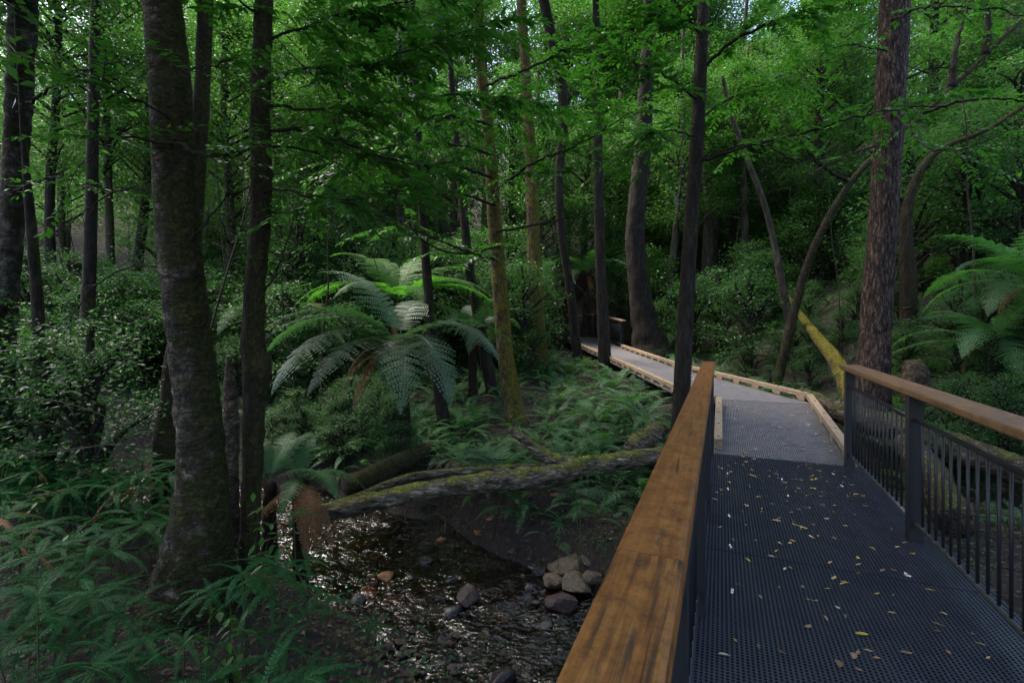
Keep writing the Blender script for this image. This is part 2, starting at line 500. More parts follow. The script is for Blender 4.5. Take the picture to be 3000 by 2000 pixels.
def ground_mat():
    m, nt, b = nodes('forest_floor')
    tc = N(nt, 'ShaderNodeTexCoord')
    n1 = N(nt, 'ShaderNodeTexNoise'); n1.inputs['Scale'].default_value = 14; n1.inputs['Detail'].default_value = 10; n1.inputs['Roughness'].default_value = .75
    nt.links.new(tc.outputs['Object'], n1.inputs['Vector'])
    n2 = N(nt, 'ShaderNodeTexNoise'); n2.inputs['Scale'].default_value = 1.3; n2.inputs['Detail'].default_value = 5
    nt.links.new(tc.outputs['Object'], n2.inputs['Vector'])
    v = N(nt, 'ShaderNodeTexVoronoi'); v.inputs['Scale'].default_value = 38
    nt.links.new(tc.outputs['Object'], v.inputs['Vector'])
    col = ramp(nt, n1.outputs[0], [(.3, (.008, .006, .005)), (.55, (.022, .015, .011)), (.75, (.06, .04, .028))]).outputs[0]
    col = mixc(nt, ramp(nt, n2.outputs[0], [(.55, (0, 0, 0)), (.7, (.8, .8, .8))]).outputs[0], col, (.022, .032, .01))
    col = mixc(nt, ramp(nt, v.outputs['Color'], [(.78, (0, 0, 0)), (.86, (.6, .6, .6))]).outputs[0], col, (.12, .075, .045))
    nt.links.new(col, b.inputs['Base Color'])
    b.inputs['Roughness'].default_value = .9
    bp = N(nt, 'ShaderNodeBump'); bp.inputs['Strength'].default_value = .8; bp.inputs['Distance'].default_value = .06
    nt.links.new(n1.outputs[0], bp.inputs['Height']); nt.links.new(bp.outputs[0], b.inputs['Normal'])
    return m


def water_mat():
    m, nt, b = nodes('creek_water')
    nt.nodes.remove(b)
    tc = N(nt, 'ShaderNodeTexCoord')
    mp = N(nt, 'ShaderNodeMapping'); mp.inputs['Rotation'].default_value = (0, 0, R(40)); mp.inputs['Scale'].default_value = (1, 1.8, 1)
    nt.links.new(tc.outputs['Object'], mp.inputs[0])
    h = None
    for s, a, d in ((5, .7, 1.6), (13, .4, 1.0)):
        n = N(nt, 'ShaderNodeTexNoise'); n.inputs['Scale'].default_value = s; n.inputs['Detail'].default_value = 1.5; n.inputs['Distortion'].default_value = d
        nt.links.new(mp.outputs[0], n.inputs['Vector'])
        t = math_(nt, 'MULTIPLY', n.outputs[0], a)
        h = t if h is None else math_(nt, 'ADD', h, t)
    bp = N(nt, 'ShaderNodeBump'); bp.inputs['Strength'].default_value = 1.0; bp.inputs['Distance'].default_value = .04
    nt.links.new(h, bp.inputs['Height'])
    gl = N(nt, 'ShaderNodeBsdfGlossy'); gl.inputs['Roughness'].default_value = .05; gl.inputs['Color'].default_value = (.95, .96, 1, 1)
    tr = N(nt, 'ShaderNodeBsdfTransparent'); tr.inputs[0].default_value = (.62, .42, .24, 1)
    fr = N(nt, 'ShaderNodeFresnel'); fr.inputs['IOR'].default_value = 1.65
    nt.links.new(bp.outputs[0], gl.inputs['Normal']); nt.links.new(bp.outputs[0], fr.inputs['Normal'])
    mx = N(nt, 'ShaderNodeMixShader')
    nt.links.new(fr.outputs[0], mx.inputs[0]); nt.links.new(tr.outputs[0], mx.inputs[1]); nt.links.new(gl.outputs[0], mx.inputs[2])
    nt.links.new(mx.outputs[0], nt.nodes['Material Output'].inputs[0])
    return m


M['ground'] = ground_mat()
M['water'] = water_mat()
M['rock'] = simple('rock_brown', (.03, .024, .02), (.11, .088, .07), 7, .75, .6, .35, dist=.02)
M['rock_tan'] = simple('rock_tan', (.06, .046, .03), (.17, .13, .085), 6, .8, .6, .3, dist=.02)
M['rock_wet'] = simple('rock_wet', (.012, .011, .012), (.05, .04, .038), 8, .25, .5, .6, dist=.015)
M['rock_red'] = simple('rock_red', (.03, .02, .018), (.085, .06, .053), 6, .7, .6, .35, dist=.02)
M['pebble'] = simple('pebble', (.014, .010, .008), (.05, .034, .025), 5, .6, .3, .4)
M['amber'] = simple('amber_pebble', (.12, .05, .015), (.3, .14, .05), 5, .6, .3, .4)
M['litter'] = leaf_mat('litter', [(0, (.035, .02, .013)), (.5, (.085, .052, .034)), (.9, (.16, .105, .07)), (1, (.26, .19, .13))], (.1, .06, .03), .1, .75, .25)
M['dry_yellow'] = leaf_mat('dry_yellow', [(0, (.42, .30, .05)), (1, (.5, .38, .08))], (.4, .3, .05), .2, .5)
M['dry_tan'] = leaf_mat('dry_tan', [(0, (.42, .27, .13)), (1, (.5, .35, .19))], (.3, .2, .08), .15, .6)
M['dry_brown'] = leaf_mat('dry_brown', [(0, (.2, .11, .06)), (1, (.28, .17, .11))], (.2, .1, .05), .12, .65)
M['dry_pale'] = leaf_mat('dry_pale', [(0, (.5, .45, .35)), (1, (.6, .55, .42))], (.3, .3, .2), .15, .5)
M['moss'] = leaf_mat('moss_tuft', [(0, (.035, .045, .008)), (.6, (.07, .08, .014)), (1, (.11, .12, .02))], (.09, .12, .02), .35, .8, .1)
M['moss_gold'] = leaf_mat('moss_gold', [(0, (.12, .11, .012)), (.6, (.22, .2, .025)), (1, (.3, .28, .05))], (.2, .2, .03), .3, .8, .1)

# ------------------------------------------------------------------ ground and water
def build_ground():
    a = np.linspace(-1, 1, 300)
    xs = 110 * np.sinh(a * 4.2) / np.sinh(4.2)
    b = np.linspace(0, 1, 330)
    ys = -12 + 13 * b * 1.35 + 110 * b ** 4.0 * 1.2
    X, Y = np.meshgrid(xs, ys)
    Z = gz(X, Y)
    V = np.stack([X, Y, Z], -1).reshape(-1, 3)
    nx = len(xs)
    i = np.arange(len(ys) - 1)[:, None] * nx; j = np.arange(nx - 1)[None]
    F = np.stack([i + j, i + j + 1, i + nx + j + 1, i + nx + j], -1).reshape(-1, 4)
    props(part('ground', mk('ground', V, F, M['ground'], True)), kind='structure')
    # creek water: a rippled sheet along the creek
    P, _ = spline(np.column_stack([CREEK, np.zeros(len(CREEK))]), np.ones(len(CREEK)), 420)
    T = unit(np.gradient(P, axis=0)); S = np.stack([T[:, 1], -T[:, 0], 0 * T[:, 0]], -1)
    u = np.linspace(-1.75, 1.75, 60)
    W_ = P[:, None, :2] + u[None, :, None] * S[:, None, :2]
    x, y = W_[..., 0], W_[..., 1]
    z = -1.30 + .018 * fbm(x, y, 7, 1) + .014 * fbm(x, y, 15, 2) + .010 * fbm(x, y, 29, 4)
    V = np.dstack([x, y, z]).reshape(-1, 3)
    nx = len(u)
    i = np.arange(len(P) - 1)[:, None] * nx; j = np.arange(nx - 1)[None]
    F = np.stack([i + j, i + j + 1, i + nx + j + 1, i + nx + j], -1).reshape(-1, 4)
    props(part('creek_water', mk('creek_water', V, F, M['water'], True)), kind='structure')


build_ground()


# ------------------------------------------------------------------ footbridge, boardwalk, railings
def bevel_box(L, W_, H_, b=.008):
    """box 0..L along X, centred in Y, top at z=0, with chamfered long edges"""
    y, zb = W_ / 2, -H_
    prof = [(-y + b, 0), (y - b, 0), (y - b * .3, -b * .3), (y, -b), (y, zb + b), (y - b, zb), (-y + b, zb), (-y, zb + b), (-y, -b), (-y + b * .3, -b * .3)]
    k = len(prof)
    n = max(2, int(L / .25))
    V = [(x, p[0], p[1]) for x in np.linspace(0, L, n) for p in prof]
    i = np.arange(n - 1)[:, None] * k; j = np.arange(k)[None]; j2 = (j + 1) % k
    F = np.stack([i + j, i + k + j, i + k + j2, i + j2], -1).reshape(-1, 4)
    c0 = [(0, 0.0, -H_ / 2), (L, 0.0, -H_ / 2)]
    V = V + c0
    a = n * k
    jj = np.arange(k)
    T1 = np.stack([np.full(k, a), jj, (jj + 1) % k], -1)
    T2 = np.stack([np.full(k, a + 1), (n - 1) * k + (jj + 1) % k, (n - 1) * k + jj], -1)
    return np.array(V), [F, T1, T2]


def beam(name, p0, p1, W_, H_, mat, parent, b=.008, roll=0.0):
    """a timber from p0 to p1 (centre of its top face)"""
    p0 = np.asarray(p0, float); p1 = np.asarray(p1, float)
    L = np.linalg.norm(p1 - p0)
    me = mk(name, *bevel_box(L, W_, H_, b), mat)
    d = (p1 - p0) / L
    rz = math.atan2(d[1], d[0]); ry = -math.asin(d[2])
    return part(name, me, parent, tuple(p0 - WL[parent.name]), (0, ry, rz))


def ptube(name, pts, r, mat, parent, sides=8):
    pts = np.asarray(pts, float)
    o0 = pts[0].copy()
    me = mk(name, *tube(pts - o0, r, sides), mat, True)
    return part(name, me, parent, tuple(o0 - WL[parent.name]))


def grating(name, L, Wd, pitch, bar, H_, mat, parent, loc, rz, ry=0.0, yoff=0.0):
    mb = MB()
    nx = int(round(Wd / pitch)); px = Wd / nx
    for i in range(nx + 1):
        y = -Wd / 2 + i * px
        mb.box((0, y - bar / 2, -H_), (L, y + bar / 2, 0))
    ny = int(round(L / pitch)); py = L / ny
    for i in range(ny + 1):
        x = i * py
        x0, x1 = max(0, x - bar / 2), min(L, x + bar / 2)
        mb.box((x0 + .0005, -Wd / 2 + .0005, -H_ * .9), (x1 - .0005, Wd / 2 - .0005, -.0015))
    return part(name, mb.mesh(name, mat), parent, loc, (0, ry, rz))


RZ = math.atan2(BD[1], BD[0])
br = thing('footbridge', 'dark blue steel mesh footbridge deck crossing the creek', 'footbridge', tuple(Bp(0, .6, 0)))
S0, S1 = -.20, 1.44
edges = [-1.6, .4, 2.05, 3.65, 5.1, 6.3]
for a, b in zip(edges[:-1], edges[1:]):
    p = Bp(a + .004, (S0 + S1) / 2, 0) - WL[br.name]
    grating('grating_panel', b - a - .008, S1 - S0, .0215, .0095, .03, M['grate'], br, tuple(p), RZ)
for s in (S0 + .12, .62, S1 - .12):
    beam('bearer', Bp(-1.6, s, -.035), Bp(T_END, s, -.035), .10, .2, M['under'], br)
# white reflective studs set into the mesh
stud = MB().box((-.009, -.007, 0), (.009, .007, .004)).mesh('reflector_stud', M['white'])
for t in (2.2, 2.43, 3.1, 3.72, 4.3, 5.0, 5.5, 5.9):
    for s in (.06, .55, 1.05):
        if random.random() < .4:
            for k in (0, .03):
                part('reflector_stud', stud, br, tuple(Bp(t + k, s + random.uniform(-.004, .004), .0005) - WL[br.name]), (0, 0, RZ))


def rail_set(label, s_post, s_rail, wid, boards, posts, t_cont, mats):
    th = thing('railing', label, 'railing', tuple(Bp(posts[0], s_post, 0)))
    for k, (a, b) in enumerate(boards):
        o = beam('handrail', Bp(a, s_rail, 1.07), Bp(b, s_rail, 1.07), wid, .052, mats[min(k, len(mats) - 1)], th, b=.013)
    for t in posts:
        mb = MB(); mb.box((-.042, -.042, -.25), (.042, .042, 1.016))
        part('post', mb.mesh('post', M['steel']), th, tuple(Bp(t, s_post, 0) - WL[th.name]), (0, 0, RZ))
    bal = mk('baluster', *tube([(0, 0, .13), (0, 0, .5), (0, 0, .86)], .0085, 8), M['steel'], True)
    col = mk('scallop_collar', *tube([(0, 0, .118), (0, 0, .15)], .0125, 8), M['pipe'], True)  # made-up collar; its shape imitates scalloped dark reflections of the balusters
    ends = list(posts)
    for a, b in zip(ends[:-1], ends[1:]):
        a2, b2 = a + .045, b - .045
        ptube('top_rail', [Bp(t, s_post, .86) for t in np.linspace(a2, b2, 4)], .0165, M['steel'], th)
        ptube('bottom_rail', [Bp(t, s_post, .13) for t in np.linspace(a2, b2, 4)], .0165, M['pipe'], th)
        n = int(round((b2 - a2) / .112))
        for i in range(1, n):
            p = Bp(a2 + (b2 - a2) * i / n, s_post, 0) - WL[th.name]
            o = part('baluster', bal, th, tuple(p))
            part('scallop_collar', col, o)
    # rounded end loop past the last post
    e = posts[-1]
    pts = [Bp(e + .045, s_post, .86), Bp(e + .09, s_post, .86), Bp(e + .125, s_post, .845), Bp(e + .145, s_post, .81), Bp(e + .15, s_post, .76), Bp(e + .15, s_post, .5), Bp(e + .15, s_post, .23),
           Bp(e + .145, s_post, .18), Bp(e + .125, s_post, .145), Bp(e + .09, s_post, .13), Bp(e + .045, s_post, .13)]
    ptube('end_loop', pts, .0165, M['steel'], th)
    return th


rail_set('timber topped black railing with a board joint and dark stains beside the creek', -.12, -.137, .142, [(-1.2, 1.05), (1.054, 6.42)], [-1.1, .35, 1.35, 2.82, 4.28, 5.0 + 1.2], 0, [M['rail_near'], M['rail']])
rail_set('weathered timber topped black railing beside the furrowed trunk', 1.265, 1.32, .2, [(-1.2, 6.55)], [-1.1, .6, 2.25, 4.35, 6.28], 0, [M['rail_right']])

# boardwalk: ramp and winding level part
bw = thing('boardwalk', 'pale grey mesh boardwalk with pine kerbs winding up to the trees', 'boardwalk', tuple(Bp(T_END, .63, 0)))
RAMP_Z = .25
ramp_L = 9.0 - T_END
ry = -math.atan2(RAMP_Z, ramp_L)
Lr = math.hypot(RAMP_Z, ramp_L)
for a, b in ((0, .5), (.5, 1.0)):
    p = Bp(T_END + .004 + a * ramp_L, .635, a * RAMP_Z) - WL[bw.name]
    grating('grating_panel', Lr * (b - a) - .008, 1.42, .0215, .0105, .03, M['grate_grey'], bw, tuple(p), RZ, ry)


def deck_quad(name, a, b, c, d, th, mat, parent):
    """slab with corners a b (near left, near right) c d (far right, far left)"""
    o0 = np.array(a)
    n = 12
    V = []
    for k in range(n + 1):
        u = k / n
        l = np.array(a) * (1 - u) + np.array(d) * u; r = np.array(b) * (1 - u) + np.array(c) * u
        V += [l - o0, r - o0, r - o0 - (0, 0, th), l - o0 - (0, 0, th)]
    F = []
    for k in range(n):
        i = 4 * k
        for q in range(4):
            q2 = (q + 1) % 4
            F.append((i + q, i + q2, i + 4 + q2, i + 4 + q))
    F += [(0, 3, 2, 1), (4 * n, 4 * n + 1, 4 * n + 2, 4 * n + 3)]
    return part(name, mk(name, V, np.array(F), mat), parent, tuple(o0 - WL[parent.name]))


def pl(L, y):
    L = np.asarray(L); return np.array([np.interp(y, L[:, 1], L[:, 0]), y, np.interp(y, L[:, 1], L[:, 2])])


gm = M['grate_grey']
gm_nt = gm.node_tree
lc = Bp(8.62, -.07, .22); rc = Bp(9.0, 1.35, .25)
deck_quad('grating_panel', Bp(9.004, -.07, .252), Bp(9.004, 1.36, .252), RIGHT[0] + (0.02, .25, .012), (2.98, 9.0, .285), .03, gm, bw)
ysL = [9.0, 10.6, 12.2, 13.8, 15.4, 17.0]
ysR = [8.3, 10.2, 12.0, 13.6, 15.3, 17.0]
for k in range(5):
    deck_quad('grating_panel', pl(LEFT, ysL[k] + .006), pl(RIGHT, ysR[k] + .006), pl(RIGHT, ysR[k + 1]), pl(LEFT, ysL[k + 1]), .03, gm, bw)
deck_quad('grating_panel', pl(LEFT, 17.008), pl(RIGHT, 17.008), RIGHT[3], LEFT[4], .03, gm, bw)
deck_quad('grating_panel', LEFT[4] + (0, .008, 0), RIGHT[3] + (0, .008, 0), RIGHT[4], LEFT[5], .03, gm, bw)
deck_quad('grating_panel', LEFT[5] + (0, .008, 0), RIGHT[4] + (0, .008, 0), RIGHT[5], LEFT[6], .03, gm, bw)

bolt = mk('bolt_head', *tube([(0, 0, 0), (0, 0, .006)], .012, 8), M['under'])


def kerb(p0, p1, gap=.55, first=.12):
    p0 = np.asarray(p0, float); p1 = np.asarray(p1, float)
    L = np.linalg.norm(p1 - p0); d = (p1 - p0) / L
    top = np.array([0, 0, .135])
    beam('kerb_beam', p0 + top, p1 + top, .095, .075, M['kerb'], bw, b=.006)
    x = first
    while x < L:
        c = p0 + d * x + (0, 0, .0595)
        beam('spacer_block', c - d * .09, c + d * .09, .085, .058, M['kerb'], bw, b=.003)
        part('bolt_head', bolt, bw, tuple(p0 + d * x + top + (0, 0, .0005) - WL[bw.name]))
        x += gap


kerb(Bp(T_END + .12, -.03, .012), Bp(8.6, -.03, .215))
kerb(Bp(T_END + .12, 1.31, .012), Bp(9.2, 1.31, .255), gap=.72)
kerb(Bp(9.24, 1.30, .258) + (0.02, .04, 0), RIGHT[1] + (-.04, 0, .002))
kerb(RIGHT[1] + (-.045, .06, .002), RIGHT[2] + (-.04, -.15, .002))
kerb(LEFT[0] + (.0, .05, .004), LEFT[1] + (.04, 0, .002))
kerb(LEFT[1] + (.04, .05, .002), LEFT[2] + (.04, 0, .002))
kerb(LEFT[2] + (.04, .05, .002), LEFT[3] + (.04, 0, .002))
kerb(LEFT[3] + (.04, .05, .002), LEFT[4] + (.04, 0, .002))
kerb(LEFT[4] + (.04, .05, .002), LEFT[5] + (.02, 0, .002))
for k in range(6):
    for LL in (LEFT, RIGHT):
        p = pl(LL, 9.2 + k * 1.6)
        off = .12 if LL is LEFT else -.12
        zg = g1(p[0] + off, p[1]) - .2
        mb = MB(); mb.box((-.05, -.05, zg - p[2]), (.05, .05, -.032))
        part('stump_post', mb.mesh('stump_post', M['under']), bw, tuple(p + (off, 0, 0) - WL[bw.name]))

# railing at the far turn
fr = thing('railing', 'timber topped black railing at the far turn of the boardwalk', 'railing', tuple(RIGHT[2] + (.0, .1, 0)))
fp = [RIGHT[2] + (0, .1, 0), RIGHT[2] * .5 + RIGHT[3] * .5 + (0, 0, 0), RIGHT[3], (RIGHT[3] + RIGHT[4]) / 2 + (0, 0, .03), RIGHT[4], (RIGHT[4] + RIGHT[5]) / 2]
for a, b in zip(fp[:-1], fp[1:]):
    d = (b - a) / np.linalg.norm(b - a)
    ptube('top_rail', [a + (0, 0, .83), (a + b) / 2 + (0, 0, .83), b + (0, 0, .83)], .018, M['steel'], fr, 6)
    ptube('bottom_rail', [a + (0, 0, .12), (a + b) / 2 + (0, 0, .12), b + (0, 0, .12)], .018, M['steel'], fr, 6)
    n = int(np.linalg.norm(b - a) / .115)
    bal = mk('baluster', *tube([(0, 0, .12), (0, 0, .83)], .009, 5), M['steel'], True)
    for i in range(1, n):
        part('baluster', bal, fr, tuple(a + (b - a) * i / n - WL[fr.name]))
pm = MB().box((-.045, -.045, -.2), (.045, .045, .95)).mesh('post', M['steel'])
for a in fp:
    part('post', pm, fr, tuple(a - WL[fr.name]), (0, 0, .2))
for a, b, e in ((fp[0] + (.02, -.25, -.02), fp[2], 0), (fp[2] + (-.02, .04, 0), fp[4], 0), (fp[4] + (-.04, .03, 0), fp[5], 0)):
    beam('handrail', a + (0, 0, 1.0), b + (0, 0, 1.0), .16, .05, M['kerb'], fr, b=.008)


# ------------------------------------------------------------------ trunks and logs
def trunk_mesh(pts, rad, sides, n, mat, rough=.08, freq=3.0, seed=0, flute=0.0, along=1.0):
    P, r = spline(pts, rad, n)
    base = P[0].copy()
    V, F = tube(P, r, sides, True, rough, freq, seed, along, flute)
    return mk('trunk', V - base, F, mat, True), base


def moss_tufts(P, r, n, side, mat, ln=.035, seed=1):
    """short moss blades standing on a trunk, thicker on one side"""
    g = np.random.default_rng(seed)
    k = g.integers(0, len(P) - 1, n); t = g.random(n)[:, None]
    p = P[k] * (1 - t) + P[k + 1] * t
    rr = r[k]
    th = g.normal(side, .8, n)
    nx = np.stack([np.cos(th), np.sin(th), 0 * th], -1)
    keep = np.sin(p[:, 2] * 5 + seed) + np.sin(p[:, 2] * 2.1 + 3 * seed) + g.normal(0, .9, n) > -.2
    p, rr, nx = p[keep], rr[keep], nx[keep]
    n = len(p)
    d = unit(nx + g.normal(0, .45, (n, 3)) + (0, 0, -.25))
    V0 = np.array([(0, -.09, 0), (0, .09, 0), (1, 0, -.15)])
    Mx = frames(d, g.normal(0, 1, (n, 3)))
    return spread(V0, [np.array([(0, 1, 2)])], Mx, p + nx * rr[:, None] * .98, g.uniform(.5, 1.3, n) * ln)


def px_trunk(pix, d, extra_top=None):
    """trunk centre line and radii from pixel rows (px, py, width px [, depth])"""
    P, r = [], []
    for q in pix:
        dd = q[3] if len(q) > 3 else d
        P.append(at(q[0], q[1], dd)); r.append(q[2] / 2 / FPX * dd * math.cos(math.atan((q[0] - 1500) / FPX)) * .94)
    return P, r


# ---- leaf templates
LEAF4 = np.array([(0, 0, 0), (.45, .24, .03), (1, 0, -.04), (.45, -.24, .03)])
LEAF4F = [np.array([(0, 1, 2, 3)])]
BL = np.array([(0, 0, 0), (.2, .15, .02), (.45, .22, .03), (.75, .14, .0), (1, 0, -.07), (.75, -.14, .0), (.45, -.22, .03), (.2, -.15, .02), (.3, 0, -.025), (.65, 0, -.04)])
BLF = [np.array([(0, 1, 8), (0, 8, 7), (9, 3, 4), (9, 4, 5)]), np.array([(1, 2, 9, 8), (8, 9, 6, 7)]), np.array([(2, 3, 9), (9, 5, 6)])]


def leaf_cloud(g, centres, spreads, n_each, size, flat=.45, tilt=.5, droop=.15):
    m = len(centres) * n_each
    c = np.repeat(centres, n_each, 0); s = np.repeat(spreads, n_each)[:, None]
    p = c + g.normal(0, 1, (m, 3)) * s * np.array([1, 1, flat])
    out = p - c
    d = unit(out * (1, 1, .2) / np.maximum(s, .01) * .5 + g.normal(0, .6, (m, 3)) * (1, 1, .4) + (0, 0, -droop))
    nrm = unit(np.array([0, 0, 1.0]) + g.normal(0, tilt, (m, 3)))
    return spread(LEAF4, LEAF4F, frames(d, nrm), p, g.uniform(.45, 1.5, m) * size)


def crown_mesh(seed, rx, h, ncl, nleaf, size, mat, name='crown', spreadf=.55):
    g = np.random.default_rng(seed)
    u = g.random(ncl) ** .8
    th = g.random(ncl) * 2 * np.pi
    rad = rx * np.sqrt(g.uniform(.08, 1, ncl)) * np.sin(np.pi * np.clip(u * .9 + .1, 0, 1)) ** .7
    cen = np.stack([rad * np.cos(th), rad * np.sin(th), h * u], -1)
    V, F = leaf_cloud(g, cen, g.uniform(.6, 1.3, ncl) * spreadf, nleaf, size)
    me = mk(name, V, F, mat)
    mb = MB()
    for c in cen[:: 2]:
        z0 = max(0, c[2] - .5 * np.hypot(c[0], c[1]) - .3)
        P = np.array([(0, 0, z0), (c[0] * .5 + g.normal(0, .1), c[1] * .5, (z0 + c[2]) / 2 + .12), c])
        P, r = spline(P, [.05, .03, .008], 6)
        mb.add(*tube(P, r, 4, False))
    return me, mb.mesh('limbs', M['bark_dark'], True)


CROWN_FAR = [crown_mesh(100 + k, 3.0, 9.0, 85, 230, .125, M['leaf_far'], spreadf=.46) for k in range(3)]
CROWN_MID = [crown_mesh(120 + k, 2.4, 6.0, 80, 210, .085, M['leaf_mid'], spreadf=.4) for k in range(3)]
SHRUB = [crown_mesh(140 + k, .85, 1.9, 44, 110, .052, M['leaf_shrub'], 'foliage', .17) for k in range(4)]
SHRUB_B = [crown_mesh(150 + k, 1.1, 2.8, 60, 110, .062, M['leaf_mid'], 'foliage', .21) for k in range(4)]


def add_crown(t, kind, loc, scale, rz, limbs=True):
    me, lm = kind
    c = part('crown', me, t, loc, (0, 0, rz), scale)
    if limbs:
        part('limbs', lm, t, loc, (0, 0, rz), scale)
    return c


def tree(name, label, pix, d, mat, sides=20, n=60, rough=.08, freq=3.0, seed=0, flute=0.0, top=None, crown=None, group=None, moss=0, moss_side=0.0, moss_mat=None, moss_ln=.035, along=1.0, cat='tree'):
    """pix runs from the top of the picture down to the foot"""
    P, r = px_trunk(pix, d)
    P = P[::-1]; r = r[::-1]
    foot = P[0].copy()
    z0 = g1(foot[0], foot[1])
    if foot[2] > z0 - .05:
        dz_ = max(.02, P[1][2] - foot[2])
        sh = np.clip((foot - P[1])[:2] / dz_ * (foot[2] - z0 + .25), -.7, .7)
        zf = g1(foot[0] + sh[0], foot[1] + sh[1])
        P.insert(0, np.array([foot[0] + sh[0], foot[1] + sh[1], min(zf, foot[2] - .05) - .25])); r.insert(0, r[0] * 1.08)
    if top is not None:                      # carry the trunk on above the frame
        a = P[-1]; b = P[-2]
        dirv = (a - b) / max(1e-3, a[2] - b[2])
        for z in np.linspace(a[2] + .8, top, 4):
            P.append(a + dirv * .6 * (z - a[2]) * np.array([1, 1, 0]) + np.array([0, 0, z - a[2]]))
            r.append(max(.03, r[-1] * .86))
    P2, r2 = spline(P, r, n)
    base = P2[0].copy()
    t = thing(name, label, cat, tuple(base), group)
    V, F = tube(P2, r2, sides, True, rough, freq, seed, along, flute)
    part('trunk', mk('trunk', V - base, F, mat, True), t)
    if moss:
        vis = P2[:, 2] < 8
        V, F = moss_tufts(P2[vis], r2[vis], moss, moss_side, None, moss_ln, seed + 5)
        part('moss', mk('moss', V - base, F, moss_mat or M['moss']), t, kind='stuff')
    if crown is not None:
        kind, sc_, rz = crown[:3]
        dz = crown[3] if len(crown) > 3 else 0
        loc = P2[-1] - base + np.array([0, 0, -2.0 * sc_ + dz])
        add_crown(t, kind, tuple(loc), sc_, rz)
    return t, base, P2, r2


# ------------------------------------------------------------------ leafy boughs of the near trees
LEAFM = mk('leaf', BL, BLF, M['leaf_near'], True)


def leafy(t, base, branches, seed, ntw=10, size=.085, n_obj=150, droop=.25, tw=(.35, .8), step=.055, up=.0, mat=None, flat=.35):
    g = np.random.default_rng(seed)
    pos, dr, nr, sz = [], [], [], []
    tw_mb = MB()
    for bi, (pts, r0) in enumerate(branches):
        pts = np.asarray(pts, float)
        nb = max(14, int(np.linalg.norm(np.diff(pts, axis=0), axis=1).sum() / .09))
        rr = np.linspace(r0, max(.004, r0 * .22), len(pts))
        P, r = spline(pts, rr, nb)
        P[1:-1] += g.normal(0, .012, (nb - 2, 3))
        o = pts[0]
        part('branch', mk('branch', *[x if i else x - o for i, x in enumerate(tube(P, r, 7, True, .12, 14, bi + seed))], M['bark_dark'], True), t, tuple(o - base))
        k = int(ntw) if not hasattr(ntw, '__len__') else ntw[bi]
        for q in range(k):
            u = g.uniform(.18, 1.0)
            a = P[min(nb - 1, int(u * (nb - 1)))]
            tang = unit(P[min(nb - 1, int(u * (nb - 1)) + 1)] - P[max(0, int(u * (nb - 1)) - 1)])
            d = unit(tang * .8 + g.normal(0, .8, 3) * (1, 1, flat) + (0, 0, up))
            L = g.uniform(*tw)
            m = 7
            s_ = np.linspace(0, 1, m)[:, None]
            Q = a + d * L * s_ + np.array([0, 0, -1.0]) * droop * L * s_ ** 2 + np.cumsum(g.normal(0, .008, (m, 3)), 0)
            tw_mb.add(*tube(Q, np.linspace(.0045, .0015, m), 4, False))
            nl = int(L / step)
            for i in range(nl):
                f = .18 + .82 * i / max(1, nl - 1)
                x = f * (m - 1); i0 = min(m - 2, int(x))
                p = Q[i0] + (Q[i0 + 1] - Q[i0]) * (x - i0)
                tg = unit(Q[i0 + 1] - Q[i0])
                sd_ = unit(np.cross(tg, (0, 0, 1.0)) + 1e-4)
                for sgn in (1, -1):
                    if g.random() < .12:
                        continue
                    pos.append(p); sz.append(size * g.uniform(.7, 1.25) * (1.0 - .25 * f))
                    dr.append(unit(sd_ * sgn * g.uniform(.6, 1) + tg * g.uniform(.4, .9) + (0, 0, g.normal(-.12, .25))))
                    nr.append(unit(np.array([0, 0, 1.0]) + g.normal(0, .28, 3)))
            pos.append(Q[-1]); dr.append(tg); nr.append(np.array([0, 0, 1.0])); sz.append(size * .9)
    pos = np.array(pos); dr = np.array(dr); nr = np.array(nr); sz = np.array(sz)
    part('twigs', tw_mb.mesh('twigs', M['twig'], True), t, tuple(-base), kind='stuff')
    Mx = frames(dr, nr)
    px = 1500 + pos[:, 0] / pos[:, 1] * FPX; py = HOR - (pos[:, 2] - CAMZ) / pos[:, 1] * FPX
    vis = (px > 0) & (px < 3000) & (py > 0)
    order = np.argsort(np.where(vis, pos[:, 1] / sz, 1e9))
    for i in order[:n_obj]:
        o = bpy.data.objects.new('leaf', LEAFM)
        C.objects.link(o)
        o.parent = t
        m4 = Matrix(Mx[i].tolist()).to_4x4()
        m4 = Matrix.Translation(Vector(pos[i] - base)) @ m4 @ Matrix.Scale(float(sz[i]), 4)
        o.matrix_local = m4
    rest = order[n_obj:]
    V, F = spread(BL, BLF, Mx[rest], pos[rest] - base, sz[rest])
    part('leaves', mk('leaves', V, F, mat or M['leaf_near'], True), t, kind='stuff')


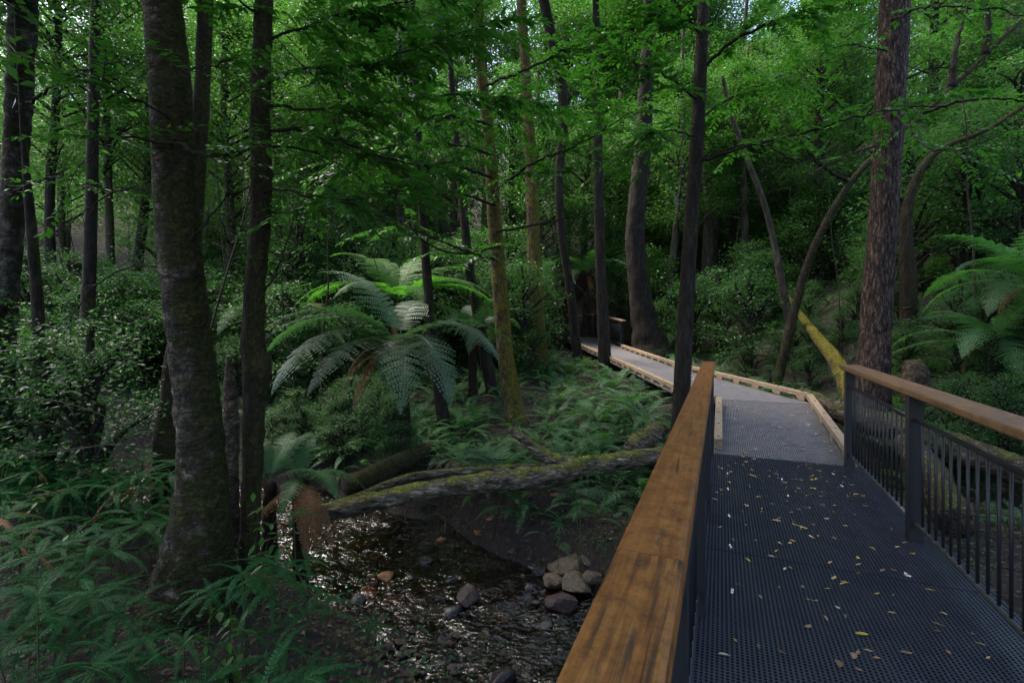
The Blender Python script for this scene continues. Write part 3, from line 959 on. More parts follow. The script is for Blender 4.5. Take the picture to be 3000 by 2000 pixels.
# ------------------------------------------------------------------ ferns
def frond_mesh(name, L, Wd, e0, e1, npair, npin, mat, seed=0, petiole=.12, fwd=22, pdroop=.25, side_curve=0.0, pw=.5, taper=.75, rach=.006):
    g = np.random.default_rng(seed)
    n = 26
    s = np.linspace(0, 1, n)
    el = np.radians(e0 + (e1 - e0) * s ** 1.15)
    yaw = side_curve * s ** 1.5
    stepv = np.stack([np.cos(el) * np.cos(yaw), np.cos(el) * np.sin(yaw), np.sin(el)], -1) * (L / (n - 1))
    P = np.vstack([[0, 0, 0], np.cumsum(stepv[:-1], 0)])
    T = unit(stepv)
    side = unit(np.cross(np.array([0, 0, 1.0]) + 0 * T, T)); 
    bad = np.abs(T[:, 2]) > .995
    side[bad] = (0, 1, 0)
    Nn = np.cross(T, side)
    mb = MB()
    mb.add(*tube(P, np.linspace(rach, rach * .25, n), 4, False))
    us = np.linspace(0, 1, npair)
    sp = L * (1 - petiole) / npair
    V, F3 = [], []
    for u in us:
        x = (petiole + (1 - petiole) * u * .985) * (n - 1)
        i = min(n - 2, int(x)); f = x - i
        p = P[i] * (1 - f) + P[i + 1] * f
        t, sd_, nn = T[i], side[i], Nn[i]
        prof = min(1.0, .35 + u * 3.2) * max(.03, (1 - u) ** taper) * 1.12
        pl_ = Wd / 2 * min(1.0, prof) * g.uniform(.93, 1.05)
        for sg in (1, -1):
            a = math.radians(fwd + g.normal(0, 4))
            d = unit(sd_ * sg * math.cos(a) + t * math.sin(a) + nn * g.normal(.05, .06))
            q = unit(np.cross(nn, d))          # in-plane perpendicular
            b0 = len(V)
            if npin <= 0:
                wd = sp * pw
                mid = p + d * pl_ * .45 - nn * pdroop * pl_ * .15
                V += [p - q * wd * .5, p + q * wd * .5, mid + q * wd * .55, p + d * pl_ - nn * pdroop * pl_ * .6 + t * pl_ * .08, mid - q * wd * .55]
                F3 += [(b0, b0 + 1, b0 + 2), (b0, b0 + 2, b0 + 4), (b0 + 4, b0 + 2, b0 + 3)]
            else:
                m = max(3, int(npin * min(1, prof) + .5))
                for k in range(m):
                    tt = (k + .5) / m
                    c = p + d * pl_ * tt - nn * pdroop * pl_ * tt * tt
                    hw = pl_ / m * .5
                    ll = sp * .72 * (1 - .7 * tt ** 1.5) + .004
                    for s2 in (1, -1):
                        b1 = len(V)
                        V += [c - d * hw, c + d * hw, c + q * s2 * ll + d * ll * .35 - nn * .12 * ll]
                        F3.append((b1, b1 + 1, b1 + 2))
    mb.add(np.array(V), np.array(F3))
    return mb.mesh(name, mat)


def rosette(t, meshes, n, base_rot=0.0, tilt=0.0, scale=(.8, 1.1), z=0.0, g=random, name='frond', r0=0.0):
    for k in range(n):
        a = base_rot + 2 * math.pi * k / n + g.uniform(-.3, .3)
        part(name, g.choice(meshes), t, (math.cos(a) * r0, math.sin(a) * r0, z), (g.uniform(-.15, .15), g.uniform(-.15, .15) + tilt, a), g.uniform(*scale))


def tf(mat, s0):
    return {
        'up': [frond_mesh('frond', 1.9, .8, 66, -15, 34, 12, mat, s0 + 1, side_curve=.15), frond_mesh('frond', 1.9, .8, 58, -28, 34, 12, mat, s0 + 2, side_curve=-.2)],
        'arch': [frond_mesh('frond', 2.0, .94, 45, -48, 36, 12, mat, s0 + 3, side_curve=.2), frond_mesh('frond', 2.0, .94, 38, -55, 36, 12, mat, s0 + 4, side_curve=-.15)],
        'low': [frond_mesh('frond', 1.95, .94, 22, -72, 36, 12, mat, s0 + 5, side_curve=.1), frond_mesh('frond', 1.95, .94, 12, -66, 36, 12, mat, s0 + 6, side_curve=-.2)],
    }


TFG = tf(M['fern_tree'], 200)
TFY = tf(M['fern_grey'], 220)
TFL = tf(M['fern_lime_lit'], 230)
DEAD = [frond_mesh('dead_frond', 1.25, .34, -10, -80, 24, 7, M['fern_dead'], 240, pdroop=.4, fwd=30), frond_mesh('dead_frond', 1.1, .3, -30, -84, 22, 7, M['fern_dead'], 241, pdroop=.5, fwd=35, side_curve=.3), frond_mesh('dead_frond', 1.2, .36, 15, -85, 24, 7, M['fern_dead'], 242, pdroop=.4, fwd=28, side_curve=-.3)]
GFERN = [frond_mesh('frond', .55, .22, 62, -18, 22, 0, M['fern_ground'], 250, petiole=.2, fwd=30, pw=.5), frond_mesh('frond', .52, .21, 48, -35, 22, 0, M['fern_ground'], 251, petiole=.2, fwd=27, side_curve=.25, pw=.5),
         frond_mesh('frond', .54, .2, 35, -50, 22, 0, M['fern_ground'], 252, petiole=.18, fwd=27, side_curve=-.2, pw=.5)]
GFERN_ASH = [frond_mesh('frond', .55, .2, 20, -60, 15, 0, M['fern_ashen'], 253, petiole=.2, fwd=30, pw=.6, pdroop=.6)]
UARM_DEAD = [frond_mesh('frond', .36, .07, -10, -70, 22, 0, M['fern_dead'], 265, petiole=.03, fwd=35, pw=.5, taper=.55, pdroop=.6, rach=.003)]
UARM = [frond_mesh('frond', .38, .085, 24, -38, 23, 0, M['fern_umbrella'], 260, petiole=.03, fwd=30, pw=.6, taper=.55, pdroop=.2, rach=.003), frond_mesh('frond', .36, .09, 8, -48, 23, 0, M['fern_umbrella'], 261, petiole=.03, fwd=28, pw=.6, taper=.55, side_curve=.25, pdroop=.2, rach=.003),
        frond_mesh('frond', .40, .085, 14, -30, 24, 0, M['fern_umbrella'], 262, petiole=.03, fwd=30, pw=.6, taper=.55, side_curve=-.3, pdroop=.2, rach=.003)]


def tree_fern(label, loc, trunk_h, lean, spec, dead=3, sc_=1.0, fr=TFG, tr=.13, group=None, seed=0):
    """loc: crown position; spec: list of (azimuth deg, kind, scale)"""
    loc = np.asarray(loc, float)
    base = loc + np.array([lean[0], lean[1], -trunk_h])
    zg = g1(base[0], base[1])
    base[2] = min(base[2], zg - .05) if trunk_h > 0 else zg
    t = thing('tree_fern', label, 'tree fern', tuple(base), group)
    c = loc - base
    P, r = spline([(0, 0, 0), (c[0] * .15, c[1] * .15, c[2] * .45), c * (1, 1, .98)], [tr * 1.25, tr * .95, tr * 1.0], 18)
    part('trunk', mk('trunk', *tube(P, r, 12, True, .25, 9, seed), M['fibre'], True), t)
    g = random.Random(seed)
    for a, k, s in spec:
        f = part('frond', g.choice(fr[k]), t, tuple(c), (g.uniform(-.12, .12), g.uniform(-.08, .08), R(a)), s * sc_)
    for k in range(dead):
        a = g.uniform(-2.9, -.25)
        part('dead_frond', g.choice(DEAD), t, tuple(c + (0, 0, -.06)), (0, 0, a), g.uniform(.75, 1.05) * sc_)
    return t


def auto_spec(seed, n=13):
    g = random.Random(seed)
    return [(360 * k / n + g.uniform(-12, 12), ('up', 'arch', 'low')[k % 3], g.uniform(.8, 1.08)) for k in range(n)]


# ------------------------------------------------------------------ main trees
D1 = 4.2  # some near crowns above the frame are enlarged to shade the ground below
t1, b1, P1, r1 = tree('mossy_tree', 'thick lichen blotched tree with flared foot among umbrella ferns', [(440, -160, 118), (475, 0, 128), (500, 300, 138), (515, 600, 142), (545, 900, 145), (575, 1150, 148), (592, 1350, 160), (588, 1500, 195), (575, 1650, 250), (560, 1790, 330)], D1, M['bark_lichen'], 44, 200, .11, 7, 1, flute=.10, top=12, crown=(CROWN_MID[0], 1.8, .5), moss=9000, moss_side=-.15, moss_ln=.022)
t2, b2, P2, r2 = tree('mossy_tree', 'slim dark trunk coated in brown moss with a knobbly bulge beside the creek', [(780, -120, 50), (775, 0, 56), (762, 300, 66), (765, 600, 70), (750, 800, 66), (742, 1000, 76), (755, 1080, 92), (745, 1180, 74), (738, 1400, 66), (732, 1600, 68), (722, 1760, 84)], 4.5, M['bark_moss'], 32, 180, .15, 9, 2, flute=.06, top=11.5, crown=(CROWN_MID[1], 1.6, 2.0), moss=9000, moss_side=-.5, moss_ln=.02)
t0, b0, P0, r0 = tree('lichen_tree', 'pale blotched trunk with a mossy hollow at the dark edge of the wood', [(75, -150, 96), (68, 0, 100), (55, 300, 92), (40, 550, 88), (25, 800, 80), (10, 1050, 84), (-10, 1260, 120)], 6.4, M['bark_pale'], 32, 130, .13, 6, 3, flute=.08, top=13, crown=(CROWN_MID[2], 1.8, 1.0), moss=2500, moss_side=0)
tree('mossy_tree', 'mossy trunk close behind the thick lichen blotched tree', [(610, -140, 44), (602, 0, 50), (590, 300, 54), (560, 700, 66), (520, 1050, 80), (500, 1330, 110)], 6.3, M['bark_moss'], 18, 70, .12, 4, 4, flute=.08, top=12, crown=(CROWN_MID[0], 1.7, 3), moss=3500, moss_side=0.2)
tree('mossy_tree', 'thin dark trunk rising out of ferns by the pale blotched trunk', [(70, 420, 22), (90, 650, 36), (110, 900, 42), (122, 1200, 44), (130, 1480, 50)], 6.0, M['bark_dark'], 14, 60, .1, 4, 5, top=7, crown=(CROWN_MID[1], .8, 4), moss=1200)
tree('understorey_tree', 'straight dark trunk in the shaded thicket between pale and lichen trees', [(285, -150, 30), (280, 0, 34), (272, 400, 40), (262, 800, 46), (250, 1080, 56)], 9.0, M['bark_dark'], 14, 50, .08, 3, 6, top=13, crown=(CROWN_MID[2], 1.55, 5))
t4, b4, P4, r4 = tree('mossy_tree', 'slim tree with yellow-green moss on its foot above the forked log', [(1395, -150, 26), (1405, 150, 30), (1432, 400, 36), (1445, 600, 42), (1465, 850, 48), (1482, 1050, 52), (1505, 1180, 56), (1515, 1250, 74)], 9.6, M['bark_gold'], 20, 90, .1, 4, 7, flute=.08, top=10, moss=4500, moss_side=0, moss_ln=.04)
tree('mossy_tree', 'straight trunk thick with golden moss beside the dark curved tree ferns', [(1510, -150, 28), (1526, 0, 30), (1545, 300, 32), (1558, 550, 38), (1565, 750, 44), (1572, 950, 52), (1576, 1040, 62)], 14.0, M['bark_gold'], 18, 80, .1, 3, 8, top=15, crown=(CROWN_FAR[0], .9, 2), moss=3500, moss_ln=.06, moss_mat=M['moss'])
tree('understorey_tree', 'thin dark sapling trunk bending over the boardwalk kerb', [(1560, -150, 30), (1605, 60, 32), (1650, 300, 32), (1638, 520, 26), (1645, 680, 26), (1672, 860, 28), (1690, 1030, 32)], 15.0, M['bark_dark'], 14, 60, .08, 3, 9, top=14, crown=(CROWN_FAR[1], .8, .3))
tree('understorey_tree', 'ivy speckled dark trunk standing at the boardwalk inner kerb', [(1748, 200, 28), (1752, 450, 30), (1757, 700, 32), (1765, 900, 36), (1772, 1050, 42)], 13.6, M['bark_dark'], 14, 60, .1, 3, 10, top=12, crown=(CROWN_FAR[2], .8, 1.3))
tree('mossy_tree', 'stout mossy tree with buttressed foot just outside the boardwalk kerb', [(1895, 200, 46), (1882, 450, 54), (1862, 650, 58), (1868, 800, 64), (1885, 920, 80), (1905, 1000, 116), (1912, 1045, 160)], 16.8, M['bark_dark'], 28, 110, .14, 4, 11, flute=.12, top=17, crown=(CROWN_FAR[0], 1.1, 3.3))
t9, b9, P9, r9 = tree('understorey_tree', 'slender black trunk standing just behind the end of the creekside railing', [(2075, -140, 32), (2062, 0, 36), (2045, 350, 44), (2025, 650, 46), (2010, 900, 50), (1998, 1120, 54), (1990, 1300, 62)], 7.4, M['bark_dark'], 18, 90, .07, 5, 12, top=11.5, crown=(CROWN_MID[1], 1.5, 1), moss=3500, moss_side=0)
t10, b10, P10, r10 = tree('furrowed_tree', 'tall straight tree with furrowed reddish bark behind the weathered handrail', [(2628, -150, 98), (2622, 0, 100), (2608, 300, 100), (2590, 600, 96), (2572, 850, 100), (2562, 1050, 108), (2552, 1240, 126)], 8.4, M['bark_furrow'], 44, 160, .08, 11, 13, top=15, crown=(CROWN_MID[2], 2.0, 2.2, 1.0), along=.35)
t14, b14, P14, r14 = tree('leaning_tree', 'mossy leaning tree forking upwards behind the furrowed trunk', [(3010, 40, 13), (2900, 150, 17), (2790, 255, 20), (2660, 375, 22), (2530, 490, 23), (2455, 590, 24), (2400, 690, 25), (2360, 790, 26), (2330, 900, 30)], 12.0, M['bark_moss'], 14, 80, .1, 3, 14, moss=3500, moss_ln=.05)
tree('leaning_tree', 'dark bough trailing moss over the tall ferns on the slope', [(3060, 270, 16), (2900, 375, 20), (2760, 435, 24), (2690, 510, 28), (2655, 640, 40), (2660, 820, 56)], 11.0, M['bark_moss'], 14, 70, .12, 3, 15, moss=3500, moss_ln=.06)
tree('understorey_tree', 'thin bare sapling leaning above the yellow mossy log', [(2140, 330, 14), (2195, 480, 18), (2240, 600, 20), (2270, 720, 22), (2300, 880, 28)], 13.0, M['bark_far'], 10, 50, .08, 3, 16, top=8)
tree('understorey_tree', 'dark leaning trunk behind the large arching tree fern', [(1330, 350, 22), (1352, 560, 26), (1372, 760, 30), (1400, 920, 34), (1420, 1030, 38)], 11.5, M['bark_dark'], 12, 50, .08, 3, 17, top=9, crown=(CROWN_MID[0], .6, 2.2))
tree('understorey_tree', 'crooked black trunk growing through the arching tree fern fronds', [(1225, 430, 26), (1238, 640, 26), (1252, 820, 30), (1262, 960, 32), (1285, 1130, 38)], 9.0, M['bark_dark'], 12, 60, .15, 3, 18, top=7.5, crown=(CROWN_MID[1], .5, 1))
tree('understorey_tree', 'pale thin trunk showing above the bright tree fern', [(1170, -150, 16), (1172, 250, 18), (1174, 600, 20), (1178, 820, 24)], 17.0, M['bark_pale'], 10, 40, .06, 3, 19, top=15, crown=(CROWN_FAR[1], .8, 4))

for k, (x, y, zc, s_) in enumerate(((-1.9, -1.6, 4.6, 1.6), (2.9, -.6, 4.4, 1.55), (-5.0, 1.0, 4.6, 1.7), (-7.5, 3.2, 4.5, 1.6))):  # out-of-frame trees, added to shade the near deck and left bank
    z0 = g1(x, y)
    t = thing('added_shade_tree', ('unseen tree added for shade at the near end of the footbridge on the creek side', 'unseen tree added for shade at the near end of the footbridge on the slope side', 'unseen tree added on the near left bank to shade the ferns', 'unseen tree added in the left thicket to shade the pale trunk')[k], 'tree', (x, y, z0))
    Pq, rq = spline([(0, 0, -.2), (.1, 0, 4), (0, .1, 12 - z0)], [.26, .18, .1], 20)
    part('trunk', mk('trunk', *tube(Pq, rq, 12, True, .08, 3, k), M['bark_dark'], True), t)
    add_crown(t, CROWN_MID[k % 3], (0, .6, zc), s_, k * 1.3)

# broken snag between the two near trunks
t, _, _, _ = tree('broken_snag', 'broken rotten stump leaning between the lichen tree and mossy trunk', [(668, 1050, 14), (672, 1120, 40), (678, 1250, 52), (672, 1400, 62), (668, 1560, 80)], 5.2, M['log_brown'], 16, 40, .25, 6, 20, cat='stump')

# background trunks that can be told apart
BACK = [(905, 480, 14, 16), (930, 300, 20, 20), (1010, 500, 12, 15), (1105, 200, 22, 22), (840, 300, 16, 18), (1310, 100, 24, 24), (1480, 60, 22, 23), (1600, 300, 18, 21), (1712, 250, 22, 22), (1820, 350, 20, 24), (1960, 300, 20, 20),
        (2080, 450, 34, 21), (2130, 480, 18, 22), (2175, 420, 20, 19), (2330, 300, 20, 22), (2415, 350, 26, 17), (2450, 300, 22, 18), (2500, 400, 18, 22), (2700, 200, 30, 20), (2780, 150, 26, 24), (2950, 100, 40, 20), (160, 200, 24, 14), (340, 300, 22, 15), (200, 400, 18, 18), (395, 200, 26, 17), (660, 300, 24, 16), (450, 300, 20, 20), (700, 200, 22, 22)]
gb = random.Random(5)
for k, (px, py, wpx, d) in enumerate(BACK):
    p = at(px, py, d)
    z0 = g1(p[0], p[1])
    H_ = gb.uniform(10, 14)
    r = wpx / 2 / FPX * d
    lean = gb.uniform(-.06, .06), gb.uniform(-.05, .05)
    where = 'in the dim left thicket' if px < 780 else 'behind the bright tree ferns' if px < 1500 else 'beyond the far turn of the boardwalk' if px < 2000 else 'on the slope behind the yellow mossy log' if px < 2560 else 'high on the slope behind the furrowed trunk'
    bark = ('grey-brown' if k % 3 else 'blackish') + (' slender' if wpx < 21 else ' sturdy')
    t = thing('forest_tree', bark + ' forest tree ' + where, 'tree', (p[0], p[1], z0), bark + ' trees ' + where)
    zz = np.linspace(-.2, H_, 7)
    pts = [(lean[0] * z + .12 * math.sin(z * .6 + k), lean[1] * z + .1 * math.sin(z * .5 + 2 * k), z) for z in zz]
    Pq, rq = spline(pts, np.linspace(r * 1.25, r * .45, 7), 26)
    part('trunk', mk('trunk', *tube(Pq, rq, 9, True, .08, 2, k), M['bark_far'] if k % 3 else M['bark_dark'], True), t)
    add_crown(t, CROWN_FAR[k % 3], (lean[0] * 7, lean[1] * 7, H_ * gb.uniform(.2, .38)), gb.uniform(.65, .9), gb.uniform(0, 6.28))
# more trees behind, seen mostly as crowns
gb = random.Random(9)
n = 0
while n < 52:
    y = gb.uniform(24, 46)
    x = gb.uniform(-1.12, 1.12) * y
    if seg_dist(np.array([x]), np.array([y]), PATHC)[0] < 2.0:
        continue
    n += 1
    z0 = g1(x, y)
    where = 'behind the left thicket' if x < -.35 * y else 'behind the tree ferns' if x < .1 * y else 'behind the boardwalk' if x < .5 * y else 'up the right-hand slope'
    t = thing('forest_tree', 'low-crowned background tree closing the view ' + where, 'tree', (x, y, z0), 'background trees ' + where)
    H_ = gb.uniform(8, 12)
    Pq, rq = spline([(0, 0, -.2), (gb.uniform(-.2, .2), 0, H_ * .4), (gb.uniform(-.5, .5), gb.uniform(-.3, .3), H_)], [.24, .18, .08], 12)
    part('trunk', mk('trunk', *tube(Pq, rq, 8, True, .06, 2, n), M['bark_far'], True), t)
    s_ = gb.uniform(.8, 1.15)
    add_crown(t, CROWN_FAR[n % 3], (0, 0, gb.uniform(.3, 2.2)), s_, gb.uniform(0, 6.28), False)

for k in range(40):
    y = gb.uniform(26, 40); px = gb.uniform(300, 2400); x = (px - 1500) / FPX * y
    z0 = g1(x, y)
    t = thing('forest_tree', 'very tall far tree with high crown against the sky gaps', 'tree', (x, y, z0), 'tall trees against the sky gaps')
    H_ = gb.uniform(16, 24)
    Pq, rq = spline([(0, 0, -.2), (gb.uniform(-.3, .3), 0, H_ * .4), (gb.uniform(-.6, .6), 0, H_)], [.32, .24, .1], 14)
    part('trunk', mk('trunk', *tube(Pq, rq, 8, True, .06, 2, k), M['bark_far'], True), t)
    add_crown(t, CROWN_FAR[k % 3], (0, 0, H_ * .42), gb.uniform(1.0, 1.35), gb.uniform(0, 6.28), True)

# the far wood reads as one mass
g = np.random.default_rng(77)
m = 850
yy = g.uniform(30, 62, m); xx = g.uniform(-1.25, 1.25, m) * yy
cen = np.stack([xx, yy, gz(xx, yy) + g.uniform(.3, 9, m) * g.uniform(.3, 1, m)], -1)
V, F = leaf_cloud(g, cen, g.uniform(.7, 1.5, m), 130, .3, .6, .6)
props(part('far_wood', mk('far_wood', V, F, M['leaf_far'])), 'far-off pale green wood closing the view between trunks', 'wood', kind='stuff')

# ------------------------------------------------------------------ leafy boughs
def B_(*p):
    return np.array([at(*q) for q in p])


leafy(t2, b2, [(B_((768, 250, 4.5), (900, 200, 4.4), (1080, 190, 4.3), (1280, 120, 4.2), (1450, 60, 4.2)), .016),
               (B_((766, 380, 4.5), (950, 400, 4.6), (1150, 470, 4.7), (1300, 480, 4.8)), .017),
               (B_((770, 120, 4.5), (950, 60, 4.6), (1150, 10, 4.7), (1300, -20, 4.6)), .014),
               (B_((764, 560, 4.5), (850, 560, 4.3), (1000, 590, 4.2), (1180, 560, 4.2)), .012),
               (B_((768, 300, 4.5), (900, 320, 4.9), (1100, 300, 5.2), (1350, 280, 5.4), (1550, 300, 5.6)), .016),
               (B_((772, 60, 4.5), (700, 0, 4.3), (600, -60, 4.2)), .012)], 31, [40, 40, 42, 20, 46, 8], .125, 250)
leafy(t1, b1, [(B_((520, 420, 4.05), (620, 460, 3.95), (700, 440, 4.0), (760, 430, 4.1)), .02),
               (B_((505, 420, 4.05), (420, 405, 3.9), (320, 410, 3.8), (240, 480, 3.7)), .014),
               (B_((500, 350, 4.05), (380, 280, 3.8), (250, 240, 3.7), (120, 180, 3.6)), .01),
               (B_((520, 200, 4.05), (600, 200, 3.8), (700, 170, 3.7)), .009)], 32, [6, 6, 8, 6], .095, 150, droop=.1)
leafy(t4, b4, [(B_((1440, 370, 9.4), (1380, 350, 8.5), (1300, 340, 7.8), (1180, 360, 7.2)), .03),
               (B_((1450, 760, 9.4), (1380, 740, 8.8), (1280, 700, 8.2), (1160, 650, 7.8)), .035),
               (B_((1445, 560, 9.5), (1560, 480, 8.6), (1700, 420, 7.9), (1850, 330, 7.4)), .03),
               (B_((1425, 250, 9.5), (1550, 200, 8.4), (1700, 130, 7.8), (1880, 80, 7.3)), .03),
               (B_((1440, 450, 9.5), (1300, 420, 8.6), (1150, 430, 7.8), (1000, 480, 7.4)), .03),
               (B_((1430, 300, 9.5), (1600, 330, 8.8), (1760, 300, 8.4)), .025)], 33, [34, 16, 32, 36, 40, 26], .13, 150, tw=(.5, 1.2))
leafy(t9, b9, [(B_((2045, 480, 7.4), (2150, 440, 7.0), (2350, 390, 6.7), (2560, 330, 6.4), (2780, 310, 6.2)), .026),
               (B_((2050, 200, 7.4), (2200, 90, 7.0), (2350, 40, 6.8), (2500, -20, 6.6)), .03),
               (B_((2048, 300, 7.4), (1950, 220, 7.0), (1850, 180, 6.8), (1760, 100, 6.6)), .024),
               (B_((2040, 400, 7.4), (1960, 380, 6.9), (1870, 400, 6.5)), .018),
               (B_((2055, 100, 7.4), (1960, 40, 7.2), (1850, -40, 7.0)), .024),
               (B_((2045, 350, 7.4), (2200, 260, 7.6), (2380, 230, 7.9)), .022)], 34, [20, 26, 32, 20, 28, 26], .13, 250, tw=(.4, 1.0))
leafy(t10, b10, [(B_((2622, 330, 8.2), (2700, 420, 7.0), (2800, 440, 6.4), (2950, 390, 6.0)), .02),
                 (B_((2610, 60, 8.2), (2720, 20, 7.0), (2900, 30, 6.3), (3050, 60, 6.0)), .02),
                 (B_((2600, 150, 8.2), (2480, 130, 7.6), (2380, 180, 7.2)), .016)], 35, [9, 12, 8], .1, 120)
leafy(t14, b14, [(B_((2790, 255, 12), (2800, 150, 12), (2840, 0, 12.2)), .09), (B_((2890, 160, 12), (2895, 60, 12), (2885, -60, 12)), .09),
                 (B_((2700, 335, 12), (2800, 300, 11.5), (2950, 290, 11.2), (3080, 320, 11)), .05), (B_((2480, 530, 12), (2400, 480, 11.6), (2330, 390, 11.4)), .05)], 36, [14, 14, 14, 10], .1, 60, tw=(.6, 1.4))
leafy(t0, b0, [(B_((50, 330, 6.3), (150, 260, 5.8), (280, 200, 5.4), (420, 160, 5.1)), .02), (B_((40, 560, 6.3), (160, 520, 5.7), (300, 560, 5.3)), .018)], 37, [10, 8], .09, 60)

def bare(t, base, spec, seed, r0=.012):
    g = np.random.default_rng(seed)
    for pts in spec:
        pts = np.asarray(pts, float)
        P, r = spline(pts, np.linspace(r0, .003, len(pts)), 30)
        P[2:-1] += np.cumsum(g.normal(0, .006, (27, 3)), 0)
        o = P[0].copy()
        br_ = part('dead_branch', mk('dead_branch', *tube(P - o, r, 6, False), M['bark_dark'], True), t, tuple(o - base))
        for q in range(9):
            i = int(g.integers(6, 29)); d = unit(unit(P[i] - P[i - 1]) * .7 + g.normal(0, .7, 3)); L = g.uniform(.15, .55)
            Q = np.array([P[i] + d * L * u + np.array([0, 0, -.12]) * L * u * u + g.normal(0, .01, 3) * u for u in np.linspace(0, 1, 6)])
            part('twig', mk('twig', *tube(Q - o, np.linspace(.004, .0012, 6), 4, False), M['twig'], True), br_)


bare(t2, b2, [B_((755, 430, 4.5), (900, 440, 4.7), (1050, 520, 4.9), (1180, 600, 5.0)), B_((755, 620, 4.5), (880, 640, 4.6), (1000, 610, 4.8)), B_((750, 700, 4.5), (640, 640, 4.6), (540, 660, 4.9)), B_((745, 900, 4.5), (830, 760, 4.6), (860, 560, 4.7))], 71)
bare(t4, b4, [B_((1465, 720, 9.4), (1350, 745, 8.6), (1250, 710, 8.0), (1190, 640, 7.6)), B_((1450, 600, 9.5), (1330, 560, 8.5), (1230, 600, 7.9), (1120, 640, 7.4)), B_((1450, 680, 9.5), (1560, 660, 9.0), (1680, 640, 8.6), (1800, 610, 8.3)), B_((1440, 520, 9.5), (1300, 470, 8.3), (1150, 520, 7.6), (1010, 560, 7.2))], 72, .03)
bare(t1, b1, [B_((560, 700, 4.1), (640, 590, 4.2), (700, 480, 4.3)), B_((510, 600, 4.1), (400, 560, 4.2), (280, 600, 4.4), (180, 700, 4.6)), B_((530, 800, 4.1), (420, 780, 4.3), (300, 840, 4.5), (200, 960, 4.7))], 73)
bare(t9, b9, [B_((2030, 480, 7.4), (2200, 420, 7.2), (2330, 470, 7.0), (2450, 430, 6.8)), B_((2020, 700, 7.4), (2110, 600, 7.4), (2250, 560, 7.3))], 74, .018)
bare(t10, b10, [B_((2595, 420, 8.3), (2450, 470, 8.0), (2300, 560, 7.8)), B_((2620, 250, 8.3), (2750, 200, 8.0), (2900, 230, 7.7))], 75, .02)

# ------------------------------------------------------------------ tree ferns
tree_fern('large arching grey-green tree fern with hanging brown fronds beyond the creek', at(1168, 1000, 8.0), .75, (0.05, .1, 0),
          [(-128, 'low', 1.1), (-112, 'low', .95), (-145, 'arch', 1.0), (-58, 'low', 1.05), (-72, 'low', .95), (-88, 'low', .7), (178, 'arch', 1.1), (-165, 'arch', 1.0), (150, 'up', 1.05), (20, 'arch', 1.0), (-28, 'arch', .95), (90, 'up', .9)], 7, 1.15, TFY, .12, seed=3)
tree_fern('bright yellow-green tree fern behind the large arching one', at(1170, 880, 10.4), 1.6, (0, .1, 0), [(150, 'up', 1.1), (125, 'up', 1.15), (100, 'up', 1.1), (70, 'up', 1.1), (45, 'up', 1.1), (20, 'arch', 1.1), (0, 'arch', 1.0), (175, 'arch', 1.1), (-160, 'arch', 1.0), (-25, 'arch', 1.0), (-60, 'arch', .8), (-120, 'arch', .8)], 2, 1.15, TFL, .12, seed=4)
tree_fern('small tree fern with pale drooping fronds next to the slim mossy trunk', at(1385, 975, 11.2), 1.1, (0, 0, 0), auto_spec(5, 10), 2, .85, TFY, .1, seed=5)
tree_fern('curved black trunk tree fern near the far railing', at(1722, 800, 19.5), 2.6, (-1.1, 0, 0), auto_spec(6, 12), 3, 1.1, TFG, .26, seed=6)
tree_fern('leaning black trunk tree fern left of the far railing', at(1600, 830, 19.0), 2.3, (.35, 0, 0), auto_spec(7, 12), 3, 1.1, TFY, .22, seed=7)
tree_fern('low tree fern tucked behind the stout buttressed tree', at(2000, 985, 17.5), .9, (0, 0, 0), auto_spec(8, 12), 2, 1.1, TFG, .13, seed=8)
tree_fern('spreading tree fern behind the weathered handrail', at(3040, 840, 7.6), 1.2, (0.1, 0, 0), auto_spec(9, 14), 3, 1.0, TFG, .13, seed=9)
tree_fern('low tree fern with long feathery fronds near the furrowed trunk', at(2900, 1010, 8.4), .6, (0.1, 0, 0), auto_spec(10, 12), 2, .95, TFG, .13, seed=10)
tree_fern('tall feathery tree fern high on the sunny slope', at(2890, 640, 13.5), 1.4, (0, 0, 0), auto_spec(11, 15), 1, 1.45, TFL, .14, seed=11)
tree_fern('feathery tree fern lower on the sunny slope', at(2740, 860, 13.0), .8, (0, 0, 0), auto_spec(12, 13), 1, 1.1, TFG, .13, seed=12)
tree_fern('young tree fern with rusty dead fronds beside the log end', at(880, 1400, 5.3), .3, (0, 0, 0), [(-35, 'arch', .55), (20, 'low', .6), (100, 'up', .55), (150, 'arch', .5), (-80, 'low', .45)], 7, .72, TFG, .08, seed=13)
tree_fern('small upright tree fern right behind the mossy bulged trunk', at(790, 1410, 5.2), .3, (0, 0, 0), [(90, 'up', .6), (60, 'up', .55), (130, 'up', .55), (10, 'arch', .5), (170, 'arch', .5)], 1, .75, TFG, .07, seed=14)
tree_fern('tree fern in deep shade at the back of the left thicket', at(760, 900, 12.0), 1.0, (0, 0, 0), auto_spec(15, 11), 2, .9, TFG, .12, seed=15)
tree_fern('tree fern half hidden right of the bent sapling trunk', at(1480, 960, 16.0), 1.0, (0, 0, 0), auto_spec(16, 11), 2, 1.0, TFY, .12, seed=16)

# ------------------------------------------------------------------ umbrella ferns, ground ferns, shrubs
STEM = mk('stem', *tube(np.array([(0, 0, -.1), (.01, .01, .4), (0, 0, 1.0)]), [.004, .0035, .003], 5, False), M['stalk'], True)


